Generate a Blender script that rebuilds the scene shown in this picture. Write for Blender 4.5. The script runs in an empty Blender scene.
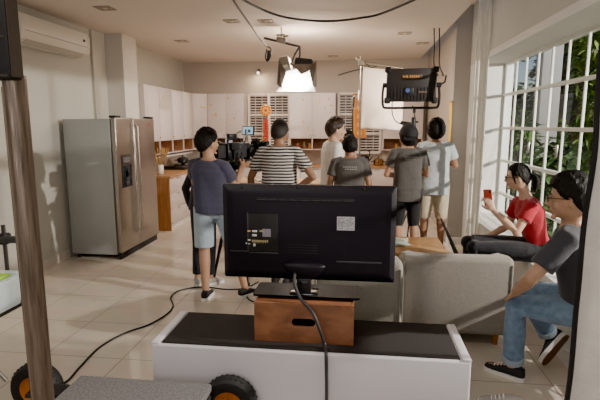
import bpy, bmesh, math, random
from mathutils import Vector, Matrix, noise
random.seed(7)
V = Vector
C = bpy.context.scene.collection
PI = math.pi

# ------------------------------------------------------------------ materials
MATS = {}
def mat(name, col, rough=.6, metal=0., bump=0., bscale=40., var=0., vscale=6., emit=0., alpha=1., trans=0., coat=0., sheen=0., stretch=None, spec=None):
    if name in MATS: return MATS[name]
    m = bpy.data.materials.new(name); m.use_nodes = True
    nt = m.node_tree; b = nt.nodes['Principled BSDF']
    c = (*col, 1)
    b.inputs['Base Color'].default_value = c
    b.inputs['Roughness'].default_value = rough
    b.inputs['Metallic'].default_value = metal
    if spec is not None: b.inputs['Specular IOR Level'].default_value = spec
    if coat: b.inputs['Coat Weight'].default_value = coat; b.inputs['Coat Roughness'].default_value = .08
    if trans: b.inputs['Transmission Weight'].default_value = trans
    if sheen: b.inputs['Sheen Weight'].default_value = sheen
    if emit:
        b.inputs['Emission Color'].default_value = c; b.inputs['Emission Strength'].default_value = emit
    if alpha < 1: b.inputs['Alpha'].default_value = alpha
    tc = nt.nodes.new('ShaderNodeTexCoord'); mp = nt.nodes.new('ShaderNodeMapping')
    nt.links.new(tc.outputs['Object'], mp.inputs['Vector'])
    if stretch: mp.inputs['Scale'].default_value = stretch
    if var:
        n = nt.nodes.new('ShaderNodeTexNoise'); n.inputs['Scale'].default_value = vscale; n.inputs['Detail'].default_value = 5
        nt.links.new(mp.outputs['Vector'], n.inputs['Vector'])
        r = nt.nodes.new('ShaderNodeValToRGB')
        r.color_ramp.elements[0].position = .3; r.color_ramp.elements[1].position = .7
        r.color_ramp.elements[0].color = tuple(x*(1-var) for x in col)+(1,)
        r.color_ramp.elements[1].color = tuple(min(1, x*(1+var)) for x in col)+(1,)
        nt.links.new(n.outputs['Fac'], r.inputs['Fac']); nt.links.new(r.outputs['Color'], b.inputs['Base Color'])
    if bump:
        n2 = nt.nodes.new('ShaderNodeTexNoise'); n2.inputs['Scale'].default_value = bscale; n2.inputs['Detail'].default_value = 4
        nt.links.new(mp.outputs['Vector'], n2.inputs['Vector'])
        bp = nt.nodes.new('ShaderNodeBump'); bp.inputs['Strength'].default_value = bump; bp.inputs['Distance'].default_value = .02
        nt.links.new(n2.outputs['Fac'], bp.inputs['Height']); nt.links.new(bp.outputs['Normal'], b.inputs['Normal'])
    MATS[name] = m
    return m

def wood(name, c1, c2, stretch=(1, 14, 14), rough=.4, scale=3., coat=0.):
    if name in MATS: return MATS[name]
    m = mat(name, c1, rough, coat=coat); nt = m.node_tree; b = nt.nodes['Principled BSDF']
    tc = nt.nodes.new('ShaderNodeTexCoord'); mp = nt.nodes.new('ShaderNodeMapping'); mp.inputs['Scale'].default_value = stretch
    nt.links.new(tc.outputs['Object'], mp.inputs['Vector'])
    n = nt.nodes.new('ShaderNodeTexNoise'); n.inputs['Scale'].default_value = scale; n.inputs['Detail'].default_value = 8; n.inputs['Distortion'].default_value = .6
    nt.links.new(mp.outputs['Vector'], n.inputs['Vector'])
    r = nt.nodes.new('ShaderNodeValToRGB'); r.color_ramp.elements[0].position = .32; r.color_ramp.elements[1].position = .68
    r.color_ramp.elements[0].color = (*c2, 1); r.color_ramp.elements[1].color = (*c1, 1)
    nt.links.new(n.outputs['Fac'], r.inputs['Fac']); nt.links.new(r.outputs['Color'], b.inputs['Base Color'])
    bp = nt.nodes.new('ShaderNodeBump'); bp.inputs['Strength'].default_value = .12; bp.inputs['Distance'].default_value = .01
    nt.links.new(n.outputs['Fac'], bp.inputs['Height']); nt.links.new(bp.outputs['Normal'], b.inputs['Normal'])
    return m

def tile_mat():
    m = mat('polished_tile', (.56, .47, .38), .13); nt = m.node_tree; b = nt.nodes['Principled BSDF']
    tc = nt.nodes.new('ShaderNodeTexCoord'); mp = nt.nodes.new('ShaderNodeMapping')
    mp.inputs['Location'].default_value = (-1.69, -3.09+.0, 0)
    mp.vector_type = 'TEXTURE'
    nt.links.new(tc.outputs['Object'], mp.inputs['Vector'])
    br = nt.nodes.new('ShaderNodeTexBrick'); br.offset = 0; br.inputs['Scale'].default_value = 1
    mp.inputs['Location'].default_value = (-1.69, 3.09, 0)
    br.inputs['Brick Width'].default_value = .6; br.inputs['Row Height'].default_value = .6
    br.inputs['Mortar Size'].default_value = .0035; br.inputs['Mortar Smooth'].default_value = .1
    br.inputs['Color1'].default_value = (.66, .58, .485, 1); br.inputs['Color2'].default_value = (.69, .61, .515, 1); br.inputs['Mortar'].default_value = (.24, .18, .13, 1)
    nt.links.new(mp.outputs['Vector'], br.inputs['Vector'])
    n = nt.nodes.new('ShaderNodeTexNoise'); n.inputs['Scale'].default_value = 5; n.inputs['Detail'].default_value = 6
    nt.links.new(tc.outputs['Object'], n.inputs['Vector'])
    mx = nt.nodes.new('ShaderNodeMix'); mx.data_type = 'RGBA'; mx.blend_type = 'MULTIPLY'; mx.inputs['Factor'].default_value = .25
    nt.links.new(br.outputs['Color'], mx.inputs['A']); nt.links.new(n.outputs['Color'], mx.inputs['B'])
    nt.links.new(mx.outputs['Result'], b.inputs['Base Color'])
    mr = nt.nodes.new('ShaderNodeMapRange'); mr.inputs['To Min'].default_value = .1; mr.inputs['To Max'].default_value = .5
    nt.links.new(br.outputs['Fac'], mr.inputs['Value']); nt.links.new(mr.outputs['Result'], b.inputs['Roughness'])
    return m

def stripe_mat(name, c1, c2, period, duty=.5, axis='Z'):
    m = mat(name, c1, .85); nt = m.node_tree; b = nt.nodes['Principled BSDF']
    tc = nt.nodes.new('ShaderNodeTexCoord'); sp = nt.nodes.new('ShaderNodeSeparateXYZ')
    nt.links.new(tc.outputs['Object'], sp.inputs['Vector'])
    n = nt.nodes.new('ShaderNodeTexNoise'); n.inputs['Scale'].default_value = 7
    nt.links.new(tc.outputs['Object'], n.inputs['Vector'])
    a = nt.nodes.new('ShaderNodeMath'); a.operation = 'MULTIPLY_ADD'; a.inputs[1].default_value = .02
    nt.links.new(n.outputs['Fac'], a.inputs[0]); nt.links.new(sp.outputs[axis], a.inputs[2])
    d = nt.nodes.new('ShaderNodeMath'); d.operation = 'DIVIDE'; d.inputs[1].default_value = period
    nt.links.new(a.outputs[0], d.inputs[0])
    f = nt.nodes.new('ShaderNodeMath'); f.operation = 'FRACT'; nt.links.new(d.outputs[0], f.inputs[0])
    r = nt.nodes.new('ShaderNodeValToRGB'); r.color_ramp.interpolation = 'CONSTANT'
    r.color_ramp.elements[0].color = (*c1, 1); r.color_ramp.elements[1].color = (*c2, 1); r.color_ramp.elements[1].position = duty
    nt.links.new(f.outputs[0], r.inputs['Fac']); nt.links.new(r.outputs['Color'], b.inputs['Base Color'])
    return m

# ------------------------------------------------------------------ mesh builder
def frame_of(t, ref=None):
    t = t.normalized()
    ref = V(ref) if ref is not None else (V((0, 0, 1)) if abs(t.z) < .95 else V((0, 1, 0)))
    s = ref.cross(t)
    if s.length < 1e-4: s = V((1, 0, 0)).cross(t)
    s.normalize(); u = t.cross(s).normalized()
    return s, u

class MB:
    def __init__(self): self.bm = bmesh.new(); self.mi = 0
    def m(self, i): self.mi = i; return self
    def face(self, vs):
        try:
            f = self.bm.faces.new(vs); f.material_index = self.mi; return f
        except ValueError: return None
    def box(self, c, s, rot=None, bev=0., seg=2):
        M = Matrix.Translation(V(c))
        if rot is not None: M = M @ (rot.to_4x4() if isinstance(rot, Matrix) else Matrix.Rotation(rot, 4, 'Z'))
        M = M @ Matrix.Diagonal((s[0], s[1], s[2], 1))
        g = bmesh.ops.create_cube(self.bm, size=1, matrix=M)
        vs = g['verts']; fs = set(f for v in vs for f in v.link_faces)
        for f in fs: f.material_index = self.mi
        if bev > 0:
            es = list(set(e for v in vs for e in v.link_edges))
            r = bmesh.ops.bevel(self.bm, geom=es, offset=min(bev, min(s)*.49), segments=seg, affect='EDGES', profile=.5, clamp_overlap=True)
            for f in r['faces']: f.material_index = self.mi
        return self
    def b2(self, lo, hi, bev=0., seg=2):
        return self.box([(a+b)/2 for a, b in zip(lo, hi)], [abs(b-a) for a, b in zip(lo, hi)], None, bev, seg)
    def rings(self, rings, cap=True, closed=True):
        prev = None; first = None
        for R in rings:
            vs = [self.bm.verts.new(p) for p in R]
            if prev:
                n = len(vs)
                for i in range(n if closed else n-1):
                    self.face((prev[i], prev[(i+1) % n], vs[(i+1) % n], vs[i]))
            else: first = vs
            prev = vs
        if cap and closed:
            self.face(list(reversed(first))); self.face(prev)
        return self
    def tube(self, pts, rad, n=10, cap=True, flat=1., ref=None):
        pts = [V(p) for p in pts]
        if not hasattr(rad, '__len__'): rad = [rad]*len(pts)
        rs = []; s = None
        for i, p in enumerate(pts):
            t = (pts[min(i+1, len(pts)-1)] - pts[max(i-1, 0)])
            if t.length < 1e-7: t = V((0, 0, 1))
            t.normalize()
            if s is None: s, u = frame_of(t, ref)
            else:
                s = (s - t*s.dot(t))
                if s.length < 1e-5: s, u = frame_of(t, ref)
                s.normalize(); u = t.cross(s)
            rs.append([p + (s*math.cos(2*PI*k/n) + u*math.sin(2*PI*k/n)*flat)*rad[i] for k in range(n)])
        return self.rings(rs, cap)
    def cyl(self, a, b, r, r2=None, n=20): return self.tube([a, b], [r, r if r2 is None else r2], n)
    def lathe(self, prof, c=(0, 0, 0), n=28, M=None, cap=True):
        c = V(c); rs = []
        for r, z in prof:
            ring = [V((r*math.cos(2*PI*k/n), r*math.sin(2*PI*k/n), z)) for k in range(n)]
            if M is not None: ring = [M @ p for p in ring]
            rs.append([p + c for p in ring])
        return self.rings(rs, cap)
    def ell(self, c, r, M=None, nu=20, nv=12, fn=None):
        c = V(c); rs = []
        for j in range(nv+1):
            th = PI*(j+.02*(1 if j == 0 else (-1 if j == nv else 0)))/nv
            R = []
            for k in range(nu):
                ph = 2*PI*k/nu
                d = V((math.sin(th)*math.cos(ph), math.sin(th)*math.sin(ph), -math.cos(th)))
                p = fn(d) if fn else V((d.x*r[0], d.y*r[1], d.z*r[2]))
                if M is not None: p = M @ p
                R.append(c+p)
            rs.append(R)
        return self.rings(rs)
    def prism(self, pts, z0, z1, M=None):
        f = (lambda p: M @ V(p)) if M is not None else V
        self.rings([[f((x, y, z0)) for x, y in pts], [f((x, y, z1)) for x, y in pts]]); return self
    def build(self, name, mats, parent=None, sharp=35, recalc=True):
        bm = self.bm
        if recalc: bmesh.ops.recalc_face_normals(bm, faces=bm.faces)
        me = bpy.data.meshes.new(name); bm.to_mesh(me); bm.free()
        for mm in (mats if isinstance(mats, (list, tuple)) else [mats]): me.materials.append(mm)
        for p in me.polygons: p.use_smooth = True
        me.set_sharp_from_angle(angle=math.radians(sharp))
        o = bpy.data.objects.new(name, me); C.objects.link(o)
        if parent is not None: o.parent = parent
        return o

def tag(o, label=None, cat=None, group=None, kind=None):
    if label: o['label'] = label
    if cat: o['category'] = cat
    if group: o['group'] = group
    if kind: o['kind'] = kind
    return o
def thing(name, label, cat, loc=(0, 0, 0), rz=0., group=None):
    o = bpy.data.objects.new(name, None); C.objects.link(o); o.empty_display_size = .05
    o.location = loc; o.rotation_euler = (0, 0, rz)
    return tag(o, label, cat, group)
def struct(o, label=None): o['kind'] = 'structure'; return o
def copy_tree(o, parent=None):
    c = o.copy(); C.objects.link(c)
    if parent is not None: c.parent = parent
    for ch in list(o.children): copy_tree(ch, c)
    return c
def catmull(pts, k=8):
    pts = [V(p) for p in pts]; P = [pts[0]]+pts+[pts[-1]]; out = []
    for i in range(1, len(P)-2):
        a, b, c, d = P[i-1:i+3]
        for j in range(k):
            t = j/k
            out.append(.5*((2*b)+(c-a)*t+(2*a-5*b+4*c-d)*t*t+(3*b-a-3*c+d)*t**3))
    out.append(pts[-1]); return out
def bake(o, voxel, smooth=3, fac=.5):
    """fuse the overlapping lofts of one body or garment into a single continuous surface"""
    md = o.modifiers.new('r', 'REMESH'); md.mode = 'VOXEL'; md.voxel_size = voxel; md.use_smooth_shade = True
    if smooth:
        s = o.modifiers.new('s', 'SMOOTH'); s.factor = fac; s.iterations = smooth
    dg = bpy.context.evaluated_depsgraph_get()
    me = bpy.data.meshes.new_from_object(o.evaluated_get(dg))
    o.modifiers.clear(); old = o.data
    mats = [m for m in old.materials]
    o.data = me
    if not me.materials:
        for m in mats: me.materials.append(m)
    for p in me.polygons: p.use_smooth = True; p.material_index = 0
    me.name = o.name
    return o

# text as a mesh child
def text_mesh(name, body, size, m, parent, M, ext=.0008):
    cu = bpy.data.curves.new(name, 'FONT'); cu.body = body; cu.size = size; cu.extrude = ext; cu.align_x = 'CENTER'; cu.align_y = 'CENTER'
    t = bpy.data.objects.new(name, cu); C.objects.link(t)
    dg = bpy.context.evaluated_depsgraph_get(); me = bpy.data.meshes.new_from_object(t.evaluated_get(dg))
    C.objects.unlink(t); bpy.data.objects.remove(t); me.materials.clear(); me.materials.append(m)
    o = bpy.data.objects.new(name, me); C.objects.link(o); me.transform(M)
    if parent is not None: o.parent = parent
    return o

# ------------------------------------------------------------------ camera
H0 = 1.7; F_ = 475.
pit = math.atan(75/475); yaw = math.atan(58/math.hypot(475, 75))
cam = bpy.data.cameras.new('camera'); co = bpy.data.objects.new('camera', cam); C.objects.link(co)
cam.sensor_width = 36; cam.lens = F_/600*36; cam.clip_start = .05; cam.clip_end = 200
co.location = (0, 0, H0); co.rotation_euler = (PI/2-pit, 0, yaw)
bpy.context.scene.camera = co
# ------------------------------------------------------------------ shared materials
wall_m = mat('wall_paint', (.52, .50, .44), .7, bump=.05, bscale=180, var=.03, vscale=1.5)
wallr_m = mat('wall_paint_right', (.60, .585, .54), .7, bump=.08, bscale=120, var=.03, vscale=2)
kit_m = mat('kitchen_wall_paint', (.47, .41, .345), .7, var=.02, vscale=2)
ceil_m = mat('ceiling_paint', (.72, .645, .575), .8, bump=.04, bscale=150)
white_m = mat('white_paint', (.78, .77, .74), .45, var=.02, vscale=5)
blk = mat('black_plastic', (.012, .011, .013), .42)
blk_matte = mat('black_matte', (.015, .014, .015), .75)
gloss_blk = mat('black_gloss', (.008, .008, .009), .08, coat=.5)
rubber = mat('tyre_rubber', (.016, .015, .015), .7, bump=.2, bscale=90)
steel = mat('brushed_steel', (.36, .335, .30), .32, metal=1, bump=.03, bscale=30, stretch=(1, 1, 60))
chrome = mat('chrome', (.52, .49, .45), .22, metal=1)
darkmetal = mat('dark_metal', (.07, .065, .06), .4, metal=.8)
cab_m = mat('cabinet_lacquer', (.60, .525, .50), .35, var=.015, vscale=4)
gold_m = mat('gold_sticker', (.62, .40, .08), .4, metal=.2)
woodtop = wood('worktop_wood', (.50, .27, .12), (.36, .18, .075), (2, 2, 10), .35)
woodor = wood('orange_wood', (.46, .20, .075), (.33, .135, .05), (8, 8, 1), .4)
nichem = wood('niche_wood', (.36, .17, .085), (.27, .12, .06), (2, 8, 8), .5)
glass_m = mat('window_glass', (.05, .07, .06), 0.02, alpha=.10, spec=.6)
brass = mat('worn_brass', (.4, .27, .1), .35, metal=.8)

# ------------------------------------------------------------------ the room
def wallbox(name, lo, hi, m, bev=0):
    return struct(MB().b2(lo, hi, bev).build(name, m))
XL = -3.7; XR = 1.52; YB = 10.0; ZC = 3.0
wallbox('floor', (XL-.2, -3, -.12), (2.1, YB+.2, 0), tile_mat())
wallbox('ceiling', (XL-.2, -3, ZC), (1.2, YB+.2, ZC+.12), ceil_m)
wallbox('ceiling_pocket', (1.2, -3, 3.3), (2.2, YB+.2, 3.42), ceil_m)
wallbox('wall_left', (XL-.2, -3, 0), (XL, YB+.2, ZC), wall_m)
wallbox('wall_back', (XL, YB, 0), (2.02, YB+.2, 3.3), kit_m)
wallbox('wall_behind', (XL, -3.2, 0), (2.1, -3, 3.3), wall_m)
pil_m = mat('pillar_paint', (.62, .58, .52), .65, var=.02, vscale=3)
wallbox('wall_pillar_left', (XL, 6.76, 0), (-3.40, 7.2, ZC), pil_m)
wallbox('trim_1', (XL, 6.42, .0), (XL+.035, 6.76, ZC), wall_m)
# right-hand kitchen wall and pillar
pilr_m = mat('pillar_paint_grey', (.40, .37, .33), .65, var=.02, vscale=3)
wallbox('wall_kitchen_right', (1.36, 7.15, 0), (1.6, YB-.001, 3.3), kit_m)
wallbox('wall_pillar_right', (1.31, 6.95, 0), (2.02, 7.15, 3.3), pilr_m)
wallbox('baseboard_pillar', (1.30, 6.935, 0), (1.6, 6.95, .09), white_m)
# right wall with its deep window recess
WX = 1.92; Y0 = 1.9; Y1 = 6.72; ZS = .52; ZH = 2.5
wallbox('wall_right', (XR, -3, ZH), (2.02, 6.95, 3.3), wallr_m)
wallbox('wall_right_end', (XR, Y1, 0), (2.02, 6.95, ZH), white_m)
wallbox('wall_right_near', (XR, -3, 0), (2.02, Y0, ZH), wallr_m)
wallbox('window_sill', (XR, Y0, 0), (2.02, Y1, ZS-.03), mat('sill_front_paint', (.80, .81, .76), .5, var=.02))
wallbox('trim_2', (XR-.015, Y0, ZS-.03), (WX-.03, Y1, ZS), white_m, .006)
wallbox('trim_3', (XR-.02, Y0-.05, ZH-.012), (XR+.0, 6.6, ZH+.05), white_m)
wallbox('baseboard_right', (XR-.014, -1, 0), (XR, Y1, .1), white_m)
wallbox('baseboard_left', (XL, -3, 0), (XL+.016, 5.6, .1), mat('baseboard_paint', (.66, .58, .5), .4))
# big grid window
MB_ = MB()
ys = [6.72, 6.28, 5.93, 5.56, 5.18, 4.80, 4.42, 4.05, 3.68, 3.3, 2.92, 2.54, 2.2, 1.9]
zs = [ZS, .80, 1.235, 1.66, 2.09, ZH]
for i, y in enumerate(ys):
    w = .030 if i % 3 == 1 else .017
    if i in (0, len(ys)-1): w = .09
    MB_.b2((WX-.008, y-w/2, ZS), (WX+.014, y+w/2, ZH), .004)
for i, z in enumerate(zs):
    w = .036
    if i in (0, len(zs)-1): w = .07
    MB_.b2((WX-.022, Y0, z-w/2), (WX+.03, Y1, z+w/2), .005)
win = struct(MB_.build('window_1', mat('window_frame_paint', (.74, .77, .71), .4)))
g = MB().b2((WX+.004, Y0, ZS), (WX+.008, Y1, ZH)).build('window_pane', glass_m, win)
h = MB()
for y, z in ((5.56, 1.45), (4.80, 1.45), (4.05, 1.45)):
    h.box((WX-.04, y, z), (.02, .02, .12), None, .005)
h.build('window_handle', steel, win)

# ------------------------------------------------------------------ louvred kitchen windows
slat_m = mat('louvre_slat', (.60, .52, .46), .5); dark_m = mat('dark_backing', (.05, .045, .045), .2)
def louvre_window(name, x0, x1, z0, z1, Y=YB):
    f = MB(); fw = .05; d = .08
    xm = (x0+x1)/2
    for x in (x0, xm, x1): f.b2((x-fw/2, Y-d, z0), (x+fw/2, Y, z1), .006)
    for z in (z0, z0+(z1-z0)*.33, z0+(z1-z0)*.655, z1): f.b2((x0, Y-d+.006, z-fw/2), (x1, Y, z+fw/2), .005)
    o = struct(f.build(name, mat('louvre_frame', (.72, .64, .58), .4)))
    s = MB(); n = 22
    for i in range(n):
        z = z0+(z1-z0)*(i+.5)/n
        for a, b in ((x0, xm), (xm, x1)):
            s.box(((a+b)/2, Y-.035, z), (b-a-.05, .034, .006), Matrix.Rotation(math.radians(35), 3, 'X'))
    # slender verticals of the security grille
    for a, b in ((x0, xm), (xm, x1)):
        for k in (1, 2): s.b2((a+(b-a)*k/3-.006, Y-.062, z0), (a+(b-a)*k/3+.006, Y-.05, z1))
    s.build('window_slats', slat_m, o)
    MB().b2((x0, Y-.012, z0), (x1, Y-.004, z1)).build('window_backing', dark_m, o)  # plain dark sheet behind the slats
    return o
louvre_window('window_2', -2.28, -1.43, 1.13, 2.32)
louvre_window('window_3', -.40, .46, 1.13, 2.33)

# ------------------------------------------------------------------ recessed downlights
lampm = mat('downlight_lens', (.35, .29, .22), .3); dlm = mat('downlight_trim', (.30, .25, .20), .4)
def downlight(x, y, label):
    t = thing('recessed_downlight', label, 'ceiling light', (x, y, ZC), 0, 'recessed ceiling downlights')
    f = MB()
    for sx, sy, wx, wy in ((-1, 0, .022, .18), (1, 0, .022, .18), (0, -1, .18, .022), (0, 1, .18, .022)):
        f.box((sx*.085, sy*.085, -.004), (wx, wy, .008), None, .002)
    f.build('trim_frame', dlm, t)
    MB().lathe([(.001, -.002), (.05, -.004), (.06, -.01), (.066, -.004), (.068, -.0005)], n=20).build('lens', lampm, t)
    MB().lathe([(.001, -.012), (.022, -.012), (.026, -.002)], n=14).build('bulb', mat('bulb_face', (.62, .52, .38), .3), t)
for a in ((-2.85, 5.31, 'square recessed ceiling downlight closest to the air conditioner'),
          (-2.76, 7.46, 'square recessed ceiling downlight above the refrigerator and pillar'),
          (-1.61, 6.14, 'square ceiling downlight next to the dangling plug, first of a close pair'),
          (-1.18, 6.19, 'square ceiling downlight of a close pair, the one by the sagging cable'),
          (.64, 7.21, 'square ceiling downlight over the black LED panel, nearer of two'),
          (1.0, 8.1, 'square ceiling downlight by the kitchen side wall, deeper of two'),
          (-.50, 9.38, 'square ceiling downlight closest to the kitchen rear wall')):
    downlight(*a)

# ------------------------------------------------------------------ air conditioner
t = thing('air_conditioner', 'white split air conditioner mounted high on the plain wall', 'air conditioner', (XL, 5.4, 2.56))
acm = mat('ac_shell', (.74, .70, .62), .3)
prof = [(0, 0), (.13, .0), (.19, .045), (.215, .12), (.215, .24), (.19, .30), (0, .31)]
MBa = MB(); MBa.rings([[V((x, y, z)) for x, z in prof] for y in (-.62, .60)]); MBa.build('shell', acm, t, 25)
MBa = MB(); MBa.rings([[V((.0, y, 0))+V((x*1.01+.002, 0, z)) for x, z in prof] for y in (.60, .645)]); MBa.build('end_cap', mat('ac_cap', (.70, .64, .54), .3), t, 25)
MB().box((.165, 0, .018), (.075, 1.1, .008), Matrix.Rotation(-.65, 3, 'Y'), .003).build('louvre', mat('ac_flap', (.5, .45, .38), .4), t)
MB().box((.217, 0, .128), (.004, 1.18, .006)).build('panel_seam', mat('ac_seam', (.3, .27, .23), .5), t)
MB().box((.215, .52, .2), (.006, .05, .03), None, .002).build('sensor_window', blk, t)

# ------------------------------------------------------------------ refrigerator
fr = thing('refrigerator', 'tall stainless steel side-by-side refrigerator with a water dispenser', 'refrigerator', (-3.30, 6.12, 0))
fx0, fx1, fy0, fy1, fh = -.33, .285, -.565, .56, 1.79
side_m = mat('fridge_side_grey', (.36, .37, .36), .38, metal=.3, bump=.02, bscale=200)
MB().b2((fx0, fy0, .06), (fx1-.0, fy1, fh-.015), .012).build('body', side_m, fr)
def fdoor(y0, y1):
    d = MB().b2((fx1+.012, y0, .09), (fx1+.075, y1, fh), .014, 3).build('door', steel, fr); return d
ys_ = -.565+.47
d1 = fdoor(fy0, ys_-.004); d2 = fdoor(ys_+.004, fy1)
def handle(y, par):
    m_ = MB(); X = fx1+.112
    m_.tube([(fx1+.074, y, .27), (X-.012, y, .285), (X, y, .32), (X, y, 1.0), (X, y, 1.65), (X-.012, y, 1.685), (fx1+.074, y, 1.70)], .0105, 10)
    m_.build('handle', chrome, par)
handle(ys_-.05, d1); handle(ys_+.055, d2)
dz0, dz1, dy0, dy1 = .91, 1.33, fy0+.09, fy0+.36
X = fx1+.075
MBd = MB(); MBd.b2((X-.004, dy0, dz0), (X+.010, dy1, dz1), .008); dsp = MBd.build('water_dispenser', mat('dispenser_frame', (.05, .05, .05), .3), d1)
MB().b2((X+.008, dy0+.03, dz0+.03), (X+.0125, dy1-.03, dz1-.14), .003).build('recess', mat('dispenser_recess', (.012, .03, .055), .12), dsp)
MB().b2((X+.009, dy0+.04, dz1-.10), (X+.0135, dy1-.04, dz1-.035), .003).build('control_panel', mat('dispenser_panel', (.25, .27, .28), .2), dsp)
MB().box((X+.03, (dy0+dy1)/2, dz0+.17), (.012, .06, .08), None, .004).build('paddle', blk, dsp)
MB().b2((X-.0, dy0+.03, dz0+.012), (X+.03, dy1-.03, dz0+.026), .004).build('drip_tray', blk, dsp)
for y in (fy0+.08, fy1-.09): MB().box((fx1+.03, y, fh+.012), (.09, .13, .028), None, .006).build('hinge_cover', blk, fr)
MB().b2((fx1+.01, fy0+.02, .0), (fx1+.05, fy1-.02, .085), .005).build('kick_plate', blk_matte, fr)
for y in (fy0+.06, fy1-.06):
    MB().cyl((fx0+.06, y, 0), (fx0+.06, y, .065), .025).build('foot', blk, fr)
MB().lathe([(.001, 0), (.018, 0), (.018, .003), (.001, .003)], n=20, M=Matrix.Rotation(PI/2, 3, 'Y'), c=(X, fy1-.16, 1.70)).build('round_badge', mat('badge_red', (.4, .1, .1), .3), d2)

# ------------------------------------------------------------------ kitchen cabinets
def door_mesh(mb, w, h, stickers, rnd):
    mb.b2((-w/2+.002, -.02, .002), (w/2-.002, 0, h-.002), .003)
    mb.m(1)
    for k in range(stickers):
        x = rnd.uniform(-w*.36, w*.36); z = rnd.uniform(.08, h-.08); r = rnd.uniform(.012, .022)
        mb.rings([[V((x+r*math.cos(a*PI/6), y, z+r*math.sin(a*PI/6))) for a in range(12)] for y in (-.0215, -.0195)])
    mb.m(0)
def upper_cabinet(cx, cy, rz, w, label, doors=1, st=3, depth=.33, z0=1.2, zn=1.43, z1=2.33, niche=True, seed=0, group='white upper kitchen cabinets', tall=False):
    rnd = random.Random(seed)
    t = thing('wall_cabinet', label, 'cabinet', (cx, cy, z0), rz, group)
    c = MB(); a = .018; h = z1-z0; n = zn-z0
    c.b2((-w/2, 0, n), (w/2, depth, h)) 
    for x in (-w/2, w/2-a): c.b2((x, -.0, 0), (x+a, depth, n))
    if doors == 2 and niche: c.b2((-a/2, .0, a), (a/2, depth-.02, n))
    c.b2((-w/2+a, 0, 0), (w/2-a, depth, a))
    c.build('carcass', cab_m, t)
    q = MB(); q.b2((-w/2+a, depth-.02, a), (w/2-a, depth-.004, n))
    for x in [-w/2+a, w/2-a-.005]+([a/2, -a/2-.005] if doors == 2 else []): q.b2((x, .012, a), (x+.005, depth-.02, n))
    q.b2((-w/2+a, .012, a), (w/2-a, depth-.02, a+.004)); q.b2((-w/2+a, .012, n-.004), (w/2-a, depth-.02, n))
    q.build('niche_lining', nichem, t)
    for i in range(doors):
        dw = w/doors; m_ = MB(); door_mesh(m_, dw, h-n, st, rnd)
        o = m_.build('door', [cab_m, gold_m], t); o.location = (-w/2+dw*(i+.5), 0, n)
        k = MB().lathe([(.006, 0), (.006, .012), (.011, .016), (.011, .022), (.002, .024)], n=12, M=Matrix.Rotation(PI/2, 3, 'X')).build('knob', brass, o)
        k.location = ((dw/2-.035)*(1 if i % 2 == 0 else -1), -.02, .06)
    return t
# along the left wall, fronts facing +X: local -Y points to +X  => rz = +90deg
XF = -3.34
for i, (y0, y1, lab) in enumerate(((7.22, 7.80, 'white upper cabinet beside the pillar above the fridge corner'), (7.80, 8.37, 'white upper cabinet, second along from the pillar'),
                                   (8.37, 8.92, 'white upper cabinet, third along from the pillar'), (8.92, 9.46, 'white upper cabinet beside the slanted corner unit'))):
    upper_cabinet(XF, (y0+y1)/2, PI/2, y1-y0-.004, lab, 1, 1 if i else 0, seed=i)
# slanted corner unit
t = thing('corner_cabinet', 'narrow white corner cabinet set at a slant between the two cabinet rows', 'cabinet', (0, 0, 1.2), 0, 'white upper kitchen cabinets')
A = V((XF, 9.47, 0)); B = V((-3.09, 9.65, 0))
pts = [(A.x, A.y), (B.x, B.y), (B.x, YB-.005), (XL+.005, YB-.005), (XL+.005, A.y)]
c = MB(); c.prism(pts, .23, 1.13); c.prism(pts, 0, .018); c.build('carcass', cab_m, t)
d = (B-A); ang = math.atan2(d.y, d.x)
m_ = MB(); door_mesh(m_, d.length-.01, .9, 2, random.Random(5)); o = m_.build('door', [cab_m, gold_m], t); o.location = ((A.x+B.x)/2, (A.y+B.y)/2, .23); o.rotation_euler = (0, 0, ang)
MB().prism([(A.x-.15, A.y+.25), (B.x-.05, B.y+.25), (B.x-.05, B.y+.27), (A.x-.15, A.y+.27)], .018, .23).build('niche_back', nichem, t)
YF = 9.65
upper_cabinet(-2.70, YF, 0, .76, 'white upper cabinet with two gold-dotted doors next to the slanted corner unit', 2, 5, seed=11)
upper_cabinet(-.915, YF, 0, .93, 'white upper cabinet with two gold-dotted doors and wooden niches between the louvred windows', 2, 6, seed=22)
upper_cabinet(.88, YF, 0, .77, 'white upper cabinet with wooden niche behind the hanging white sheet', 2, 3, seed=33)
# jars in the niches
jarm = [mat('jar_red', (.35, .08, .05), .3), mat('jar_brown', (.20, .10, .05), .3), mat('jar_amber', (.45, .22, .06), .25), mat('jar_white', (.6, .55, .5), .3)]
JL = ['squat spice jar in the wooden niche, first from the striped-shirt man', 'spice jar in the wooden niche, second from the striped-shirt man', 'spice jar in the wooden niche, third from the striped-shirt man',
      'small jar in the wooden niche behind the man in white', 'lidded jar in the wooden niche by the man in the cap']
for i, (x, k) in enumerate(((-1.22, 0), (-1.09, 1), (-.97, 2), (-.62, 3), (.78, 2))):
    t = thing('spice_jar', JL[i], 'jar', (x, YF+.12, 1.2181), 0, 'jars in the wooden niches')
    s = 1 if i != 1 else 1.2
    MB().lathe([(.03, 0), (.038, .01), (.038, .07*s), (.026, .085*s), (.026, .09*s)], n=16).build('jar_body', jarm[k], t)
    MB().lathe([(.029, .09*s), (.029, .112*s), (.01, .115*s)], n=16).build('lid', brass, t)
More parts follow.
